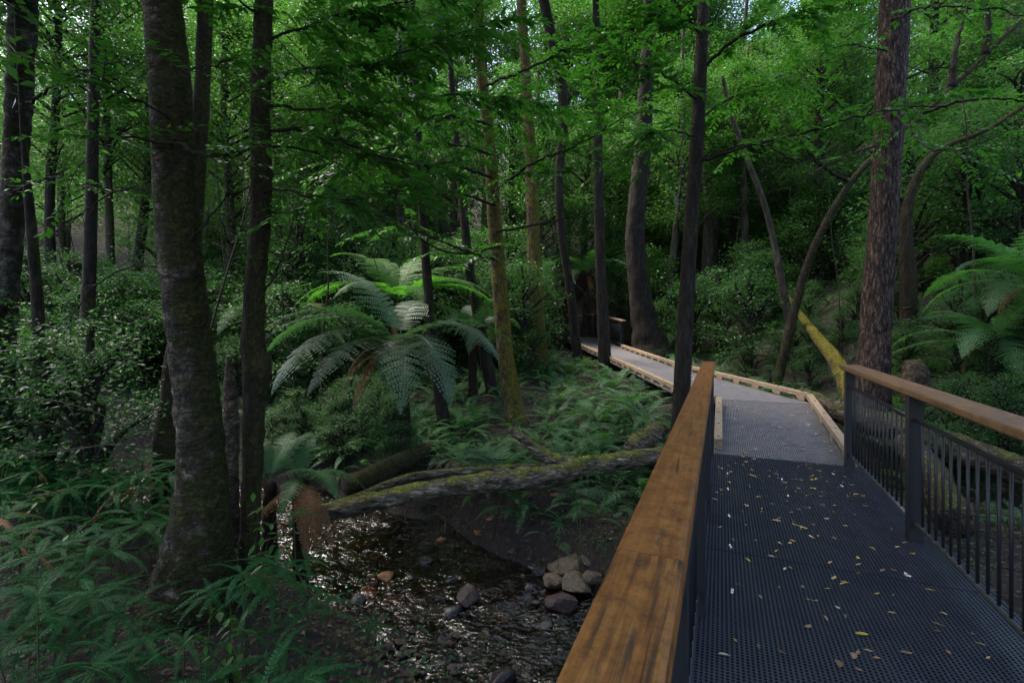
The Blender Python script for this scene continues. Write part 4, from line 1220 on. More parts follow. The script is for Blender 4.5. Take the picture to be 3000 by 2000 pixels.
def umbrella(x, y, h, sc_, label, group, g, lean=.15):
    z = g1(x, y)
    t = thing('umbrella_fern', label, 'fern', (x, y, z), group, g.uniform(0, 6.28))
    lx, ly = g.uniform(-lean, lean) * h, g.uniform(-lean, lean) * h
    s = part('stem', STEM, t, (0, 0, 0), (math.atan2(-ly, h), math.atan2(lx, h), 0), (1.2, 1.2, h))
    n = g.choice((6, 7, 8, 9))
    for k in range(n):
        a = 2 * math.pi * k / n + g.uniform(-.2, .2)
        part('frond', g.choice(UARM if g.random() > .07 else UARM_DEAD), t, (lx, ly, h), (g.uniform(-.3, .3), g.uniform(-.25, .3), a), sc_ * g.uniform(.7, 1.15))


def fern(x, y, sc_, label, group, g, meshes=None, n=None):
    t = thing('ground_fern', label, 'fern', (x, y, g1(x, y) - .02), group, g.uniform(0, 6.28))
    rosette(t, meshes or GFERN, n or g.choice((6, 7, 8, 9)), g.uniform(0, 6), 0, (.75 * sc_, 1.15 * sc_), 0, g)


gu = random.Random(21)
LU = 'umbrella fern with whorled comb-like fronds on the dark left bank'
cnt = 0
tries = 0
while cnt < 135 and tries < 4000:
    tries += 1
    y = gu.uniform(2.1, 6.2); px = gu.uniform(-60, 560 if y > 3.9 else 900)
    x = (px - 1500) / FPX * y
    if not free(x, y, 1, 1.35):
        continue
    if math.hypot(x - b1[0], y - b1[1]) < .45 or (y < 4.0 and abs(x - b1[0] * y / D1) < .35 and y > 2.9):
        continue
    lab = 'low umbrella fern in the darkest near corner of the left bank' if y < 3.1 else 'umbrella fern on the left bank beside the flared tree foot' if x > -3.2 else 'umbrella fern on the left bank under the pale blotched trunk' if y > 4.6 else LU
    umbrella(x, y, gu.uniform(.25, .8) if y > 3.2 else gu.uniform(.15, .45), gu.uniform(.85, 1.3), lab, lab.replace('umbrella fern', 'umbrella ferns'), gu)
    cnt += 1
for px, py, d, sc_, lab in ((620, 1735, 3.3, .72, 'bright umbrella fern standing before the flared tree foot'), (430, 1870, 3.0, .72, 'low bright umbrella fern under the flared tree foot'), (540, 1880, 2.9, .6, 'small umbrella fern with bright tips low beside the flared foot'), (110, 1750, 2.9, 1.0, 'broad umbrella fern with long hanging arms at the darkest corner'),
                            (900, 1640, 4.0, .7, 'umbrella fern leaning from the left bank over the creek'), (1090, 1830, 3.7, .6, 'umbrella fern reaching out over the gravel bar'), (960, 1760, 3.6, .7, 'umbrella fern hanging above the water edge below mossy trunk'), (860, 1500, 4.3, .6, 'umbrella fern at the water edge behind the glossy seedling'), (720, 1850, 3.2, .7, 'umbrella fern beside drooping dry frond on the near bank'), (840, 1900, 3.1, .65, 'shaded umbrella fern low on the near bank above pebbles')):
    p = at(px, py, d)
    z = g1(p[0], p[1])
    t = thing('umbrella_fern', lab, 'fern', (p[0], p[1], z), 'umbrella ferns on the near bank', gu.uniform(0, 6))
    h = max(.12, p[2] - z)
    part('stem', STEM, t, (0, 0, 0), (0, 0, 0), (1.2, 1.2, h))
    for k in range(8):
        a = 2 * math.pi * k / 8 + gu.uniform(-.15, .15)
        part('frond', gu.choice(UARM), t, (0, 0, h), (gu.uniform(-.2, .2), gu.uniform(-.1, .25), a), sc_ * gu.uniform(.85, 1.1))
for px, py, d, sc_ in ((1690, 1420, 5.5, .5), (1745, 1385, 5.6, .5), (1700, 1480, 5.2, .5), (1760, 1440, 5.3, .45), (1640, 1540, 5.4, .42), (1780, 1490, 5.2, .45), (1720, 1350, 5.8, .45)):
    p = at(px, py, d)
    z = g1(p[0], p[1])
    t = thing('umbrella_fern', 'light green umbrella fern growing on the bank below the forked log', 'fern', (p[0], p[1], z), 'umbrella ferns below the forked log', gu.uniform(0, 6))
    h = max(.1, p[2] - z)
    part('stem', STEM, t, (0, 0, 0), (0, 0, 0), (1.2, 1.2, h))
    for k in range(8):
        a = 2 * math.pi * k / 8 + gu.uniform(-.15, .15)
        part('frond', gu.choice(UARM), t, (0, 0, h), (gu.uniform(-.2, .2), gu.uniform(-.1, .2), a), sc_ * gu.uniform(.85, 1.1))

gf = random.Random(22)
cnt = tries = 0
while cnt < 190 and tries < 6000:
    tries += 1
    y = gf.uniform(7.0, 15.5) if gf.random() < .75 else gf.uniform(6.4, 9.5)
    px = gf.uniform(900, 2000)
    x = (px - 1500) / FPX * y
    if not free(x, y, .9, 1.3):
        continue
    cnt += 1
    if gf.random() < .12:
        fern(x, y, gf.uniform(.7, 1.0), 'withered ash-brown ground fern on the slope below the boardwalk', 'withered ferns on the slope', gf, GFERN_ASH, 6)
    else:
        fern(x, y, gf.uniform(1.0, 1.7), 'leafy green ground fern on the slope between log and boardwalk', 'ferns between log and boardwalk', gf)
cnt = tries = 0
while cnt < 55 and tries < 4000:
    tries += 1
    y = gf.uniform(6.3, 17); x = gf.uniform(3.5, 10.5)
    if not free(x, y, 1.15):
        continue
    px = 1500 + x / y * FPX
    if px > 3100 or seg_dist(np.array([x]), np.array([y]), PATHC)[0] < 1.0:
        continue
    cnt += 1
    fern(x, y, gf.uniform(.7, 1.15), 'green ground fern right of the boardwalk kerb', 'ferns outside the boardwalk kerb', gf)
cnt = tries = 0
while cnt < 26 and tries < 4000:
    tries += 1
    y = gf.uniform(5.5, 11); px = gf.uniform(0, 1000)
    x = (px - 1500) / FPX * y
    if not free(x, y, 1.0, 1.4):
        continue
    cnt += 1
    fern(x, y, gf.uniform(.7, 1.2), 'dark ground fern in the shaded left thicket', 'ferns in the left thicket', gf)
for k in range(30):
    y = gf.uniform(8.6, 13.5); px = gf.uniform(2230, 2900); x = (px - 1500) / FPX * y
    if not free(x, y, 1.25):
        continue
    fern(x, y, gf.uniform(.9, 1.6), 'lush ground fern on the slope around the yellow mossy log', 'ferns around the yellow log', gf)
cnt = 0
while cnt < 14:                       # seen through the right-hand balusters
    t_, s_ = gf.uniform(2.2, 6.5), gf.uniform(1.9, 4.5)
    p = Bp(t_, s_)
    if seg_dist(p[0], p[1], CREEK) < 1.3:
        cnt += 1; continue
    cnt += 1
    fern(p[0], p[1], gf.uniform(.6, 1.0), 'ground fern seen through the balusters of the weathered railing', 'ferns beyond the weathered railing', gf)

# the rest of the ferns, too many to count
def carpet(name, label, spots, sc_rng, meshes, seed):
    g = np.random.default_rng(seed)
    mb = MB()
    for me in meshes:
        nv = len(me.vertices); V0 = np.empty(nv * 3); me.vertices.foreach_get('co', V0); V0 = V0.reshape(-1, 3)
        F4 = [list(p.vertices) for p in me.polygons if len(p.vertices) == 4]; F3 = [list(p.vertices) for p in me.polygons if len(p.vertices) == 3]
        F0 = [np.array(f) for f in (F4, F3) if f]
        sp = spots[g.random(len(spots)) < .75]
        sp = np.repeat(sp, 2, 0) + g.normal(0, .05, (2 * len(sp), 3)) * (1, 1, 0)
        a = g.uniform(0, 6.28, len(sp))
        D = np.stack([np.cos(a), np.sin(a), g.normal(0, .15, len(sp))], -1)
        V, F = spread(V0, F0, frames(D, np.array([0, 0, 1.0]) + g.normal(0, .2, (len(sp), 3))), sp, g.uniform(*sc_rng, len(sp)))
        mb.add(V, F)
    props(part(name, mb.mesh(name, meshes[0].materials[0])), label, 'fern', kind='stuff')


gq = random.Random(77)
SPOT = []
tries = 0
while len(SPOT) < 900 and tries < 9000:
    tries += 1
    y = gq.uniform(5.6, 17); px = gq.uniform(-100, 3050) if gq.random() < .7 else gq.uniform(-100, 1150); x = (px - 1500) / FPX * y
    if free(x, y, .85, 1.15) and (x < 13) and not (px < 560 and y < 5.8):
        SPOT.append((x, y, g1(x, y) - .02))
carpet('fern_carpet', 'low fern carpet filling in between the larger ferns', np.array(SPOT), (.6, 1.25), GFERN, 78)

SST = mk('stem', *tube(np.array([(0, 0, -.15), (.05, .02, .8), (0, .05, 1.7)]), [.022, .016, .006], 6, False), M['twig'], True)


def shrub(x, y, sc_, label, group, g, kinds, zoff=0.0):
    t = thing('understorey_shrub', label, 'shrub', (x, y, g1(x, y)), group, g.uniform(0, 6.28))
    part('stem', SST, t, (0, 0, 0), (0, 0, 0), sc_)
    me, lm = g.choice(kinds)
    part('foliage', me, t, (0, 0, .1 * sc_ + zoff), (0, 0, 0), sc_)
    part('limbs', lm, t, (0, 0, .1 * sc_ + zoff), (0, 0, 0), sc_)


gs = random.Random(23)
cnt = tries = 0
while cnt < 95 and tries < 4000:
    tries += 1
    y = gs.uniform(5.8, 15); px = gs.uniform(-200, 1050)
    x = (px - 1500) / FPX * y
    if not free(x, y, 1.2, 1.6):
        continue
    if 800 < px < 1500 and y < 9.5 or y < 6.6 and px > 500:
        continue
    cnt += 1
    lab = 'small-leaved shrub at the front of the dim left thicket' if y < 8 else 'small-leaved shrub between the dark trunks of the left thicket' if px < 560 else 'small-leaved shrub in the gap between mossy trunk and arching tree fern'
    shrub(x, y, gs.uniform(.6, 1.3), lab, lab.replace('shrub', 'shrubs'), gs, SHRUB)
cnt = 0
while cnt < 85:
    y = gs.uniform(13, 28); px = gs.uniform(500, 1700)
    x = (px - 1500) / FPX * y
    if not free(x, y, 1.6, 1.5) or (1560 < px < 1860 and y < 27):
        continue
    cnt += 1
    lab = 'light green shrub filling the gap left of the arching tree fern' if px < 950 else 'light green shrub right behind the bright tree fern' if px < 1350 else 'light green shrub beyond the golden mossy trunks'
    shrub(x, y, gs.uniform(.9, 1.6), lab, lab.replace('shrub', 'shrubs'), gs, SHRUB_B)
cnt = 0
while cnt < 70:
    y = gs.uniform(11, 27); px = gs.uniform(1850, 3050)
    x = (px - 1500) / FPX * y
    if not free(x, y, 1.9, 1.5) or (2200 < px < 2560 and y < 14.5):
        continue
    cnt += 1
    lab = 'dense green shrub between the stout buttressed tree and the slender black trunk' if px < 2040 else 'dense green shrub outside the boardwalk kerb before the yellow log' if px < 2300 else 'dense green shrub behind the yellow log and furrowed trunk' if px < 2650 else 'dense green shrub up the slope above the spreading tree fern'
    shrub(x, y, gs.uniform(.8, 1.5), lab, lab.replace('shrub', 'shrubs', 1), gs, SHRUB_B if gs.random() < .5 else SHRUB)
cnt = 0
while cnt < 30:
    y = gs.uniform(6.5, 10.5); px = gs.uniform(2650, 3100)
    x = (px - 1500) / FPX * y
    if not free(x, y, 1.6, 1.5):
        continue
    cnt += 1
    shrub(x, y, gs.uniform(.35, .6), 'low glossy shrub beneath the spreading tree fern', 'low shrubs by the weathered railing', gs, SHRUB)

for k in range(26):
    y = gs.uniform(11.0, 15); px = gs.uniform(2180, 2720); x = (px - 1500) / FPX * y
    if not free(x, y, 1.7, 1.5):
        continue
    shrub(x, y, gs.uniform(.35, .62), 'low leafy shrub on the slope behind the yellow mossy log', 'low shrubs behind the yellow log', gs, SHRUB)
# small dark shrubs on the bank left of the large tree fern
cnt = tries = 0
while cnt < 26 and tries < 3000:
    tries += 1
    y = gs.uniform(6.2, 9.0); px = gs.uniform(760, 1180); x = (px - 1500) / FPX * y
    if not free(x, y, 1.2, 1.2):
        continue
    cnt += 1
    shrub(x, y, gs.uniform(.3, .55), 'knee-high dark shrub on the bank beneath the arching tree fern', 'low shrubs under the arching tree fern', gs, SHRUB)
# thin bare saplings
cnt = 0
while cnt < 34:
    y = gs.uniform(6.5, 15); px = gs.uniform(60, 1250) if gs.random() < .7 else gs.uniform(2050, 2900); x = (px - 1500) / FPX * y
    if not free(x, y, 1.6, 1.6):
        continue
    cnt += 1
    H_ = gs.uniform(3, 6.5); lx = gs.uniform(-.25, .25)
    t = thing('thin_sapling', 'thin bare-stemmed sapling with sparse twigs in the thicket', 'sapling', (x, y, g1(x, y)), 'thin saplings of the thicket')
    pts = [(lx * z + gs.uniform(-.06, .06), gs.uniform(-.06, .06), z) for z in np.linspace(-.1, H_, 6)]
    P, r = spline(pts, np.linspace(gs.uniform(.014, .03), .006, 6), 22)
    part('trunk', mk('trunk', *tube(P, r, 6, False), M['twig'], True), t)
    for q in range(gs.randint(4, 8)):
        a = P[gs.randint(6, 21)]; an = gs.uniform(0, 6.28); L = gs.uniform(.4, 1.1)
        Q, qr = spline([a, a + np.array([math.cos(an) * L * .5, math.sin(an) * L * .5, .12]), a + np.array([math.cos(an) * L, math.sin(an) * L, gs.uniform(-.1, .4)])], [.006, .004, .002], 8)
        part('twig', mk('twig', *tube(Q, qr, 4, False), M['twig'], True), t)

# ------------------------------------------------------------------ logs
def log(name, label, pts, rad, mat, n=50, sides=18, rough=.14, freq=5, seed=0, branches=(), moss=0, moss_mat=None, cat='log'):
    P, r = spline(pts, rad, n)
    base = P[0].copy()
    t = thing(name, label, cat, tuple(base))
    V, F = tube(P - base, r, sides, True, rough, freq, seed)
    part('trunk', mk('trunk', V, F, mat, True), t)
    for bp_, br_ in branches:
        Q, q = spline(bp_, br_, 30)
        part('branch_stub', mk('branch_stub', *[x if i else x for i, x in enumerate(tube(Q - base, q, 14, True, rough, freq, seed + 3))], mat, True), t)
    if moss:
        g = np.random.default_rng(seed + 40)
        k = g.integers(0, n - 1, moss)
        th = g.normal(0, .75, moss)
        T = unit(np.gradient(P, axis=0))[k]
        sd_ = unit(np.cross(T, (0, 0, 1.0)))
        up = np.cross(sd_, T)
        nn = up * np.cos(th)[:, None] + sd_ * np.sin(th)[:, None]
        keep = np.sin(k * .4 + seed) + g.normal(0, .7, moss) > -.1
        pos = P[k] + T * g.uniform(-.1, .1, (moss, 1)) + nn * (r[k] * .97)[:, None]
        d = unit(nn + g.normal(0, .5, (moss, 3)))
        V, F = spread(np.array([(0, -.12, 0), (0, .12, 0), (1, 0, 0)]), [np.array([(0, 1, 2)])], frames(d, g.normal(0, 1, (moss, 3)))[keep], pos[keep] - base, g.uniform(.5, 1.2, keep.sum()) * .022)
        part('moss', mk('moss', V, F, moss_mat or M['moss']), t, kind='stuff')
    return t


def A(*q):
    return at(*q)


log('fallen_log', 'big rotten mossy log lying across the creek with a raised branch', [A(1990, 1322, 6.7), A(1860, 1345, 6.6), A(1720, 1365, 6.45), A(1600, 1395, 6.3), A(1400, 1415, 6.15), A(1200, 1445, 6.05), A(1030, 1485, 6.0), A(880, 1530, 6.0)], [.11, .12, .125, .145, .12, .11, .10, .08], M['log_moss'], 120, 28, .2, 8, 1,
    [([A(1700, 1368, 6.4), A(1600, 1335, 6.45), A(1545, 1295, 6.5), A(1490, 1255, 6.55)], [.1, .085, .065, .045])], moss=3500)
log('fallen_log', 'thin smooth mossy pole resting on top of the rotten creek log', [A(1640, 1362, 6.55), A(1450, 1372, 6.45), A(1250, 1388, 6.35), A(1150, 1412, 6.25), A(1050, 1456, 6.1), A(900, 1505, 5.9), A(840, 1535, 5.85)], [.035, .042, .045, .05, .055, .05, .045], M['log_moss'], 60, 14, .1, 5, 2, moss=1500)
log('fallen_log', 'moss covered dark log sloping away below the hanging brown fronds', [A(1010, 1425, 6.7), A(1100, 1390, 7.0), A(1200, 1340, 7.6), A(1260, 1310, 8.2)], [.14, .15, .14, .1], M['bark_moss'], 40, 16, .2, 5, 3, moss=4000, moss_mat=M['moss'])
log('cut_log', 'short split log end lying on the ferns above the forked log', [A(1850, 1318, 7.0), A(1895, 1285, 7.3), A(1935, 1262, 7.6)], [.13, .165, .15], M['log_moss'], 24, 16, .22, 6, 4, moss=900)
log('fallen_log', 'leaning log thick with bright yellow moss beyond the weathered railing', [A(2300, 860, 14), A(2350, 930, 12.5), A(2400, 995, 11), A(2450, 1060, 9.8), A(2500, 1180, 8.9)], [.06, .085, .115, .14, .15], M['log_yellow'], 70, 20, .2, 8, 5, moss=7000, moss_mat=M['moss_gold'])
log('fallen_log', 'bleached decaying log lying under the far end of the weathered railing', [A(2350, 1165, 8.3), A(2480, 1215, 7.6), A(2650, 1260, 7.0), A(2850, 1330, 6.4), A(3050, 1400, 6.0)], [.16, .17, .18, .18, .18], M['log_brown'], 50, 18, .2, 5, 6, moss=1500)
log('fallen_log', 'split grey trunk on the litter seen between the balusters', [A(2660, 1300, 6.6), A(2740, 1420, 5.6), A(2800, 1530, 5.0)], [.16, .18, .17], M['log_brown'], 40, 16, .22, 5, 7)
log('fallen_log', 'mossy broken log lying far back behind the lichen blotched tree', [A(800, 905, 12), A(880, 900, 11.8), A(950, 905, 11.6)], [.09, .11, .12], M['log_moss'], 24, 12, .2, 5, 8, moss=500)
log('tree_stump', 'rotten mossy stump behind the weathered handrail', [A(2690, 1180, 8.0), A(2680, 1090, 8.0), A(2675, 1055, 8.0)], [.22, .18, .12], M['log_brown'], 16, 16, .25, 6, 9, cat='stump', moss=500)
log('fallen_branch', 'long pale dead branch lying low in front of the dark left thicket', [A(-20, 1335, 4.6), A(180, 1320, 4.4), A(330, 1300, 4.25), A(420, 1310, 4.2), A(500, 1292, 4.3)], [.008, .009, .008, .007, .004], M['bark_pale'], 40, 6, .05, 5, 10, cat='branch')
log('fallen_branch', 'thin curved dead branch above the long pale one in the thicket', [A(-20, 1165, 5.0), A(150, 1172, 4.8), A(300, 1215, 4.6), A(380, 1260, 4.6)], [.006, .006, .005, .003], M['bark_pale'], 40, 6, .05, 5, 11, cat='branch')
gl_ = random.Random(31)
for k in range(16):
    y = gl_.uniform(6.8, 12); px = gl_.uniform(1450, 1950)
    x = (px - 1500) / FPX * y
    if not free(x, y, 1.0, 1.5):
        continue
    a = gl_.uniform(0, 3.14); L = gl_.uniform(.4, 1.0)
    pts = [np.array([x + math.cos(a) * L * u, y + math.sin(a) * L * u, 0]) for u in (-1, -.3, .4, 1)]
    for i, p in enumerate(pts):
        p[2] = g1(p[0], p[1]) + .25 + gl_.uniform(-.08, .12)
    P, r = spline(pts, [.008, .01, .007, .003], 16)
    solo('dead_stick', mk('dead_stick', *tube(P - P[0], r, 5, False), M['bark_pale'], True), 'thin bleached dead stick caught on the slope ferns', 'stick', tuple(P[0]), group='dead sticks on the slope')
# roots and twigs washed up under the log
gl_ = random.Random(33)
for k in range(14):
    c = A(gl_.uniform(1000, 1330), gl_.uniform(1500, 1560), gl_.uniform(6.3, 7.0))
    c[2] = max(-1.22, c[2])
    pts = [c]
    a = gl_.uniform(0, 6.28)
    for i in range(4):
        a += gl_.uniform(-.7, .7)
        pts.append(pts[-1] + np.array([math.cos(a) * .14, math.sin(a) * .14, gl_.uniform(-.06, .07)]))
    P, r = spline(pts, [.009, .008, .006, .005, .003], 14)
    solo('driftwood_twig', mk('driftwood_twig', *tube(P - P[0], r, 5, False), M['bark_far'], True), 'crooked bare twig washed up under the creek log', 'twig', tuple(P[0]), group='twigs under the creek log')


# ------------------------------------------------------------------ rocks
def rock_mesh(seed, sub=3, facet=.5, flat=.52):
    import bmesh
    bm = bmesh.new()
    bmesh.ops.create_icosphere(bm, subdivisions=sub, radius=1)
    g = random.Random(seed)
    planes = [(Vector((g.gauss(0, 1), g.gauss(0, 1), g.gauss(0, .8))).normalized(), g.uniform(.5, .78)) for _ in range(11)]
    for v in bm.verts:
        n = v.co.normalized()
        r = 1.0
        for pn, pd in planes:
            c = n.dot(pn)
            if c > 0.05:
                r = min(r, pd / c)
        r = r * (1 + .05 * mnoise.noise(n * 3 + Vector((seed, 0, 0))) + .02 * mnoise.noise(n * 9 + Vector((seed, 3, 0))))
        v.co = n * r
        v.co.z *= flat
    me = bpy.data.meshes.new('rock')
    bm.to_mesh(me); bm.free()
    return me


RK = [rock_mesh(s) for s in range(7)]
RSM = [rock_mesh(40 + s, 2) for s in range(5)]


def mat_copy(me, mat):
    m = me.copy(); m.materials.clear(); m.materials.append(mat); return m


def rock(px, py, wpx, z, label, mat, k, sx=1.0, rz=0.0, group=None, tilt=0.0):
    h = CAMZ - z
    d = FPX * h / (py - HOR)
    p = at(px, py, d)
    s = wpx / 2 / FPX * d * 1.2
    solo('rock', mat_copy(RK[k % 7], mat), label, 'rock', (p[0], p[1], z), (tilt, tilt * .5, rz), (s * sx, s, s), group)


WZ = -1.30
rock(1375, 1745, 80, WZ + .03, 'angular dark red rock standing midstream above a smaller wet one', M['rock_red'], 0, 1.0, .3)
rock(1328, 1790, 62, WZ, 'wet black rock touching the angular midstream rock', M['rock_wet'], 1, 1, 1)
rock(1200, 1693, 36, WZ, 'lone small wet black rock in the upper riffle', M['rock_wet'], 2, 1, 2)
rock(1325, 1700, 34, WZ, 'small black stone just upstream of the angular midstream rock', M['rock_wet'], 3, 1, .5)
rock(1508, 1606, 74, WZ + .05, 'pinkish squared rock at the far water edge', M['rock_red'], 4, 1.1, .6)
rock(1575, 1665, 54, WZ + .02, 'dark wet rock beside the pinkish squared rock', M['rock_wet'], 5, 1, 1)
rock(1670, 1660, 110, WZ + .1, 'large flat tan slab topping the bankside rocks', M['rock_tan'], 6, 1.15, -.2)
rock(1690, 1705, 90, WZ + .08, 'blocky tan rock right under the flat tan slab', M['rock_tan'], 0, 1.1, 1.2)
rock(1622, 1703, 66, WZ + .04, 'small tan wedge rock left of the blocky tan rock', M['rock_tan'], 2, 1, 2.2)
rock(1650, 1765, 92, WZ + .03, 'rounded purple-brown rock at the water edge by the railing', M['rock_red'], 3, 1, .2)
rock(1625, 1590, 60, WZ + .1, 'mossy brown rock on the bank behind the tan slab', M['rock'], 4, 1.2, 0)
rock(1665, 1610, 56, WZ + .12, 'dull brown rock wedged against the flat tan slab', M['rock'], 5, 1, 1.4)
rock(1600, 1628, 44, WZ + .05, 'flat brown stone behind the dark wet bankside rock', M['rock'], 6, 1.1, .3)
rock(1740, 1690, 60, WZ + .14, 'tan rock half hidden by the creekside handrail', M['rock_tan'], 1, 1, 0)
rock(1750, 1770, 50, WZ + .12, 'brown rock under the creekside handrail by the rapids', M['rock'], 2, 1, 1.1)
rock(1470, 1985, 74, WZ + .02, 'slate-dark rock at the gravel end below the handrail', M['rock_wet'], 4, 1.1, .2)
rock(1085, 1735, 54, WZ - .05, 'brown sunken rock by the left bank ferns', M['amber'], 5, 1.2, .5)
rock(1050, 1760, 60, WZ - .03, 'dark brown sunken rock touching the left bank', M['rock_wet'], 6, 1, .9)
rock(1858, 1432, 50, -.72, 'mossy grey stone on the bare bank near the handrail', M['rock'], 0, 1, .3)
rock(1880, 1445, 44, -.74, 'round greenish stone next to the mossy grey bank stone', M['rock'], 1, 1, 1.3)
rock(1590, 1560, 60, WZ + .12, 'moss edged stone on the shadowed bank under the big log', M['rock'], 3, 1.1, .8)
rock(1720, 1640, 62, WZ + .16, 'squared brown rock between tan slab and creekside handrail', M['rock'], 0, 1, .9)
rock(1560, 1720, 40, WZ, 'half sunken dark stone off the small tan wedge rock', M['rock_wet'], 1, 1, .2)
rock(1600, 1830, 56, WZ - .01, 'half sunken brown boulder in the rapids by the handrail', M['rock_wet'], 6, 1.2, .1)
rock(1250, 1640, 40, WZ, 'low black stone breaking the upper riffle', M['rock_wet'], 5, 1.3, .6)
rock(1130, 1690, 46, WZ, 'rust-brown wet stone near the left bank shallows', M['amber'], 2, 1.1, .3)
rock(1420, 1860, 44, WZ - .01, 'flat dark stone in the lower riffle above the gravel bar', M['rock_wet'], 3, 1.4, 1.8)
gr = random.Random(41)
RSP = [mat_copy(m_, M['pebble']) for m_ in RSM] + [mat_copy(RSM[0], M['rock']), mat_copy(RSM[1], M['rock_red'])]
RSW = [mat_copy(m_, M['rock_wet']) for m_ in RSM[:3]]
RSA = [mat_copy(m_, M['amber']) for m_ in RSM[:4]]


def pebble(px, py, wpx, label, group, ms, z=None, name='pebble', lift=.3):
    d = FPX * (CAMZ + 1.33) / (py - HOR)
    x = (px - 1500) / FPX * d
    zz = g1(x, d) if z is None else z
    s = wpx / 2 / FPX * d
    solo(name, gr.choice(ms), label, 'pebble', (x, d, zz + s * lift), (gr.uniform(-.3, .3), gr.uniform(-.3, .3), gr.uniform(0, 6)), (s * gr.uniform(.9, 1.3), s, s * gr.uniform(.7, 1)), group)


for k in range(170):
    px = gr.uniform(1070, 1560); py = gr.uniform(1850, 2040) + max(0, (px - 1250)) * .22
    if px < 1180: py = gr.uniform(1820, 2000)
    pebble(px, py, gr.choice((12, 14, 18, 22, 28, 34)), 'rounded brown pebble on the gravel bar by the near water edge', 'pebbles of the gravel bar', RSP, z=max(-1.33, WZ - .01))
for k in range(60):
    px = gr.uniform(1560, 1800); py = gr.uniform(1560, 1800)
    pebble(px, py, gr.choice((10, 12, 16, 22, 26)), 'small brown stone packed between the bankside rocks', 'stones between the bankside rocks', RSP, z=WZ + .02 + (px - 1560) * .0004)
for k in range(130):
    px = gr.uniform(1000, 1650); py = gr.uniform(1570, 1960)
    pebble(px, py, gr.choice((12, 16, 20, 26, 34)), 'amber-brown stone lying under the creek water', 'stones on the creek bed', RSA + RSW, name='creek_stone')

# gravel and leaf litter: uncountable
g = np.random.default_rng(55)
n = 7000
tt = g.uniform(0, 1, n)
P, _ = spline(np.column_stack([CREEK, np.zeros(len(CREEK))]), np.ones(len(CREEK)), 300)
k = g.integers(60, 240, n)
off = g.normal(0, .75, n)
T = unit(np.gradient(P, axis=0))
pos = P[k] + np.stack([T[k, 1], -T[k, 0], 0 * off], -1) * off[:, None] + g.normal(0, .05, (n, 3)) * (1, 1, 0)
pos[:, 2] = gz(pos[:, 0], pos[:, 1]) + .005
rm = RSM[2]
V0 = np.array([v.co for v in rock_mesh(60, 1).vertices]); F0 = [np.array([list(p.vertices) for p in rock_mesh(60, 1).polygons])]
sz = g.uniform(.01, .042, n)
V, F = spread(V0, F0, frames(g.normal(0, 1, (n, 3)), g.normal(0, 1, (n, 3))), pos, sz)
props(part('gravel', mk('gravel', V, F, M['pebble'])), 'fine brown gravel along the creek bed', 'gravel', kind='stuff')

n = 52000
y = g.uniform(1.5, 18, n) ** 1.0
x = g.uniform(-1.1, 1.1, n) * (y + 1.0)
ok = (seg_dist(x, y, CREEK) > 1.0)
x, y = x[ok], y[ok]; n = len(x)
pos = np.stack([x, y, gz(x, y) + g.uniform(.004, .03, n)], -1)
nr = unit(np.array([0, 0, 1.0]) + g.normal(0, .35, (n, 3)))
V, F = spread(LEAF4, LEAF4F, frames(g.normal(0, 1, (n, 3)) * (1, 1, .15), nr), pos, g.uniform(.03, .075, n))
props(part('leaf_litter', mk('leaf_litter', V, F, M['litter'])), 'brown leaf litter carpeting the forest floor', 'leaf litter', kind='stuff')

n = 60000
cl = 2600
cy_ = g.uniform(3, 18, cl); cx_ = g.uniform(-1.1, 1.1, cl) * (cy_ + 1)
ok = (seg_dist(cx_, cy_, CREEK) > 1.25) & (seg_dist(cx_, cy_, PATHC) > 1.0) & ~((cx_ * BN[0] + cy_ * BN[1] > -.5) & (cx_ * BN[0] + cy_ * BN[1] < 1.7) & (cy_ < 7))
cx_, cy_ = cx_[ok], cy_[ok]
cen = np.stack([cx_, cy_, gz(cx_, cy_) + g.uniform(.03, .3, len(cx_))], -1)
V, F = leaf_cloud(g, cen, g.uniform(.06, .16, len(cen)), 26, .04, .6, .4)
props(part('ground_cover', mk('ground_cover', V, F, M['leaf_shrub'])), 'low mixed green ground cover between the ferns', 'ground cover', kind='stuff')

# glossy seedling at the foot of the bulged trunk
gg = np.random.default_rng(61)
p0 = at(760, 1740, 4.1)
z0 = g1(p0[0], p0[1])
t = thing('glossy_seedling', 'glossy broad-leaved seedling climbing beside the bulged trunk foot', 'seedling', (p0[0], p0[1], z0))
for k in range(5):
    a = gg.uniform(0, 6.28); L = gg.uniform(.5, 1.1)
    Q = np.array([(math.cos(a) * .12 * u * u + gg.normal(0, .012), math.sin(a) * .12 * u * u, L * u) for u in np.linspace(0, 1, 8)])
    part('stem', mk('stem', *tube(Q, np.linspace(.006, .002, 8), 5, False), M['twig'], True), t)
    for i in range(2, 8):
        for sg in (0, math.pi):
            aa = a + i * 1.3 + sg
            m4 = Matrix.Translation(Vector(Q[i])) @ Matrix.Rotation(aa, 4, 'Z') @ Matrix.Rotation(gg.uniform(.0, .7), 4, 'Y') @ Matrix.Scale(gg.uniform(.06, .1), 4)
            o = part('leaf', LEAFM, t); o.matrix_local = m4

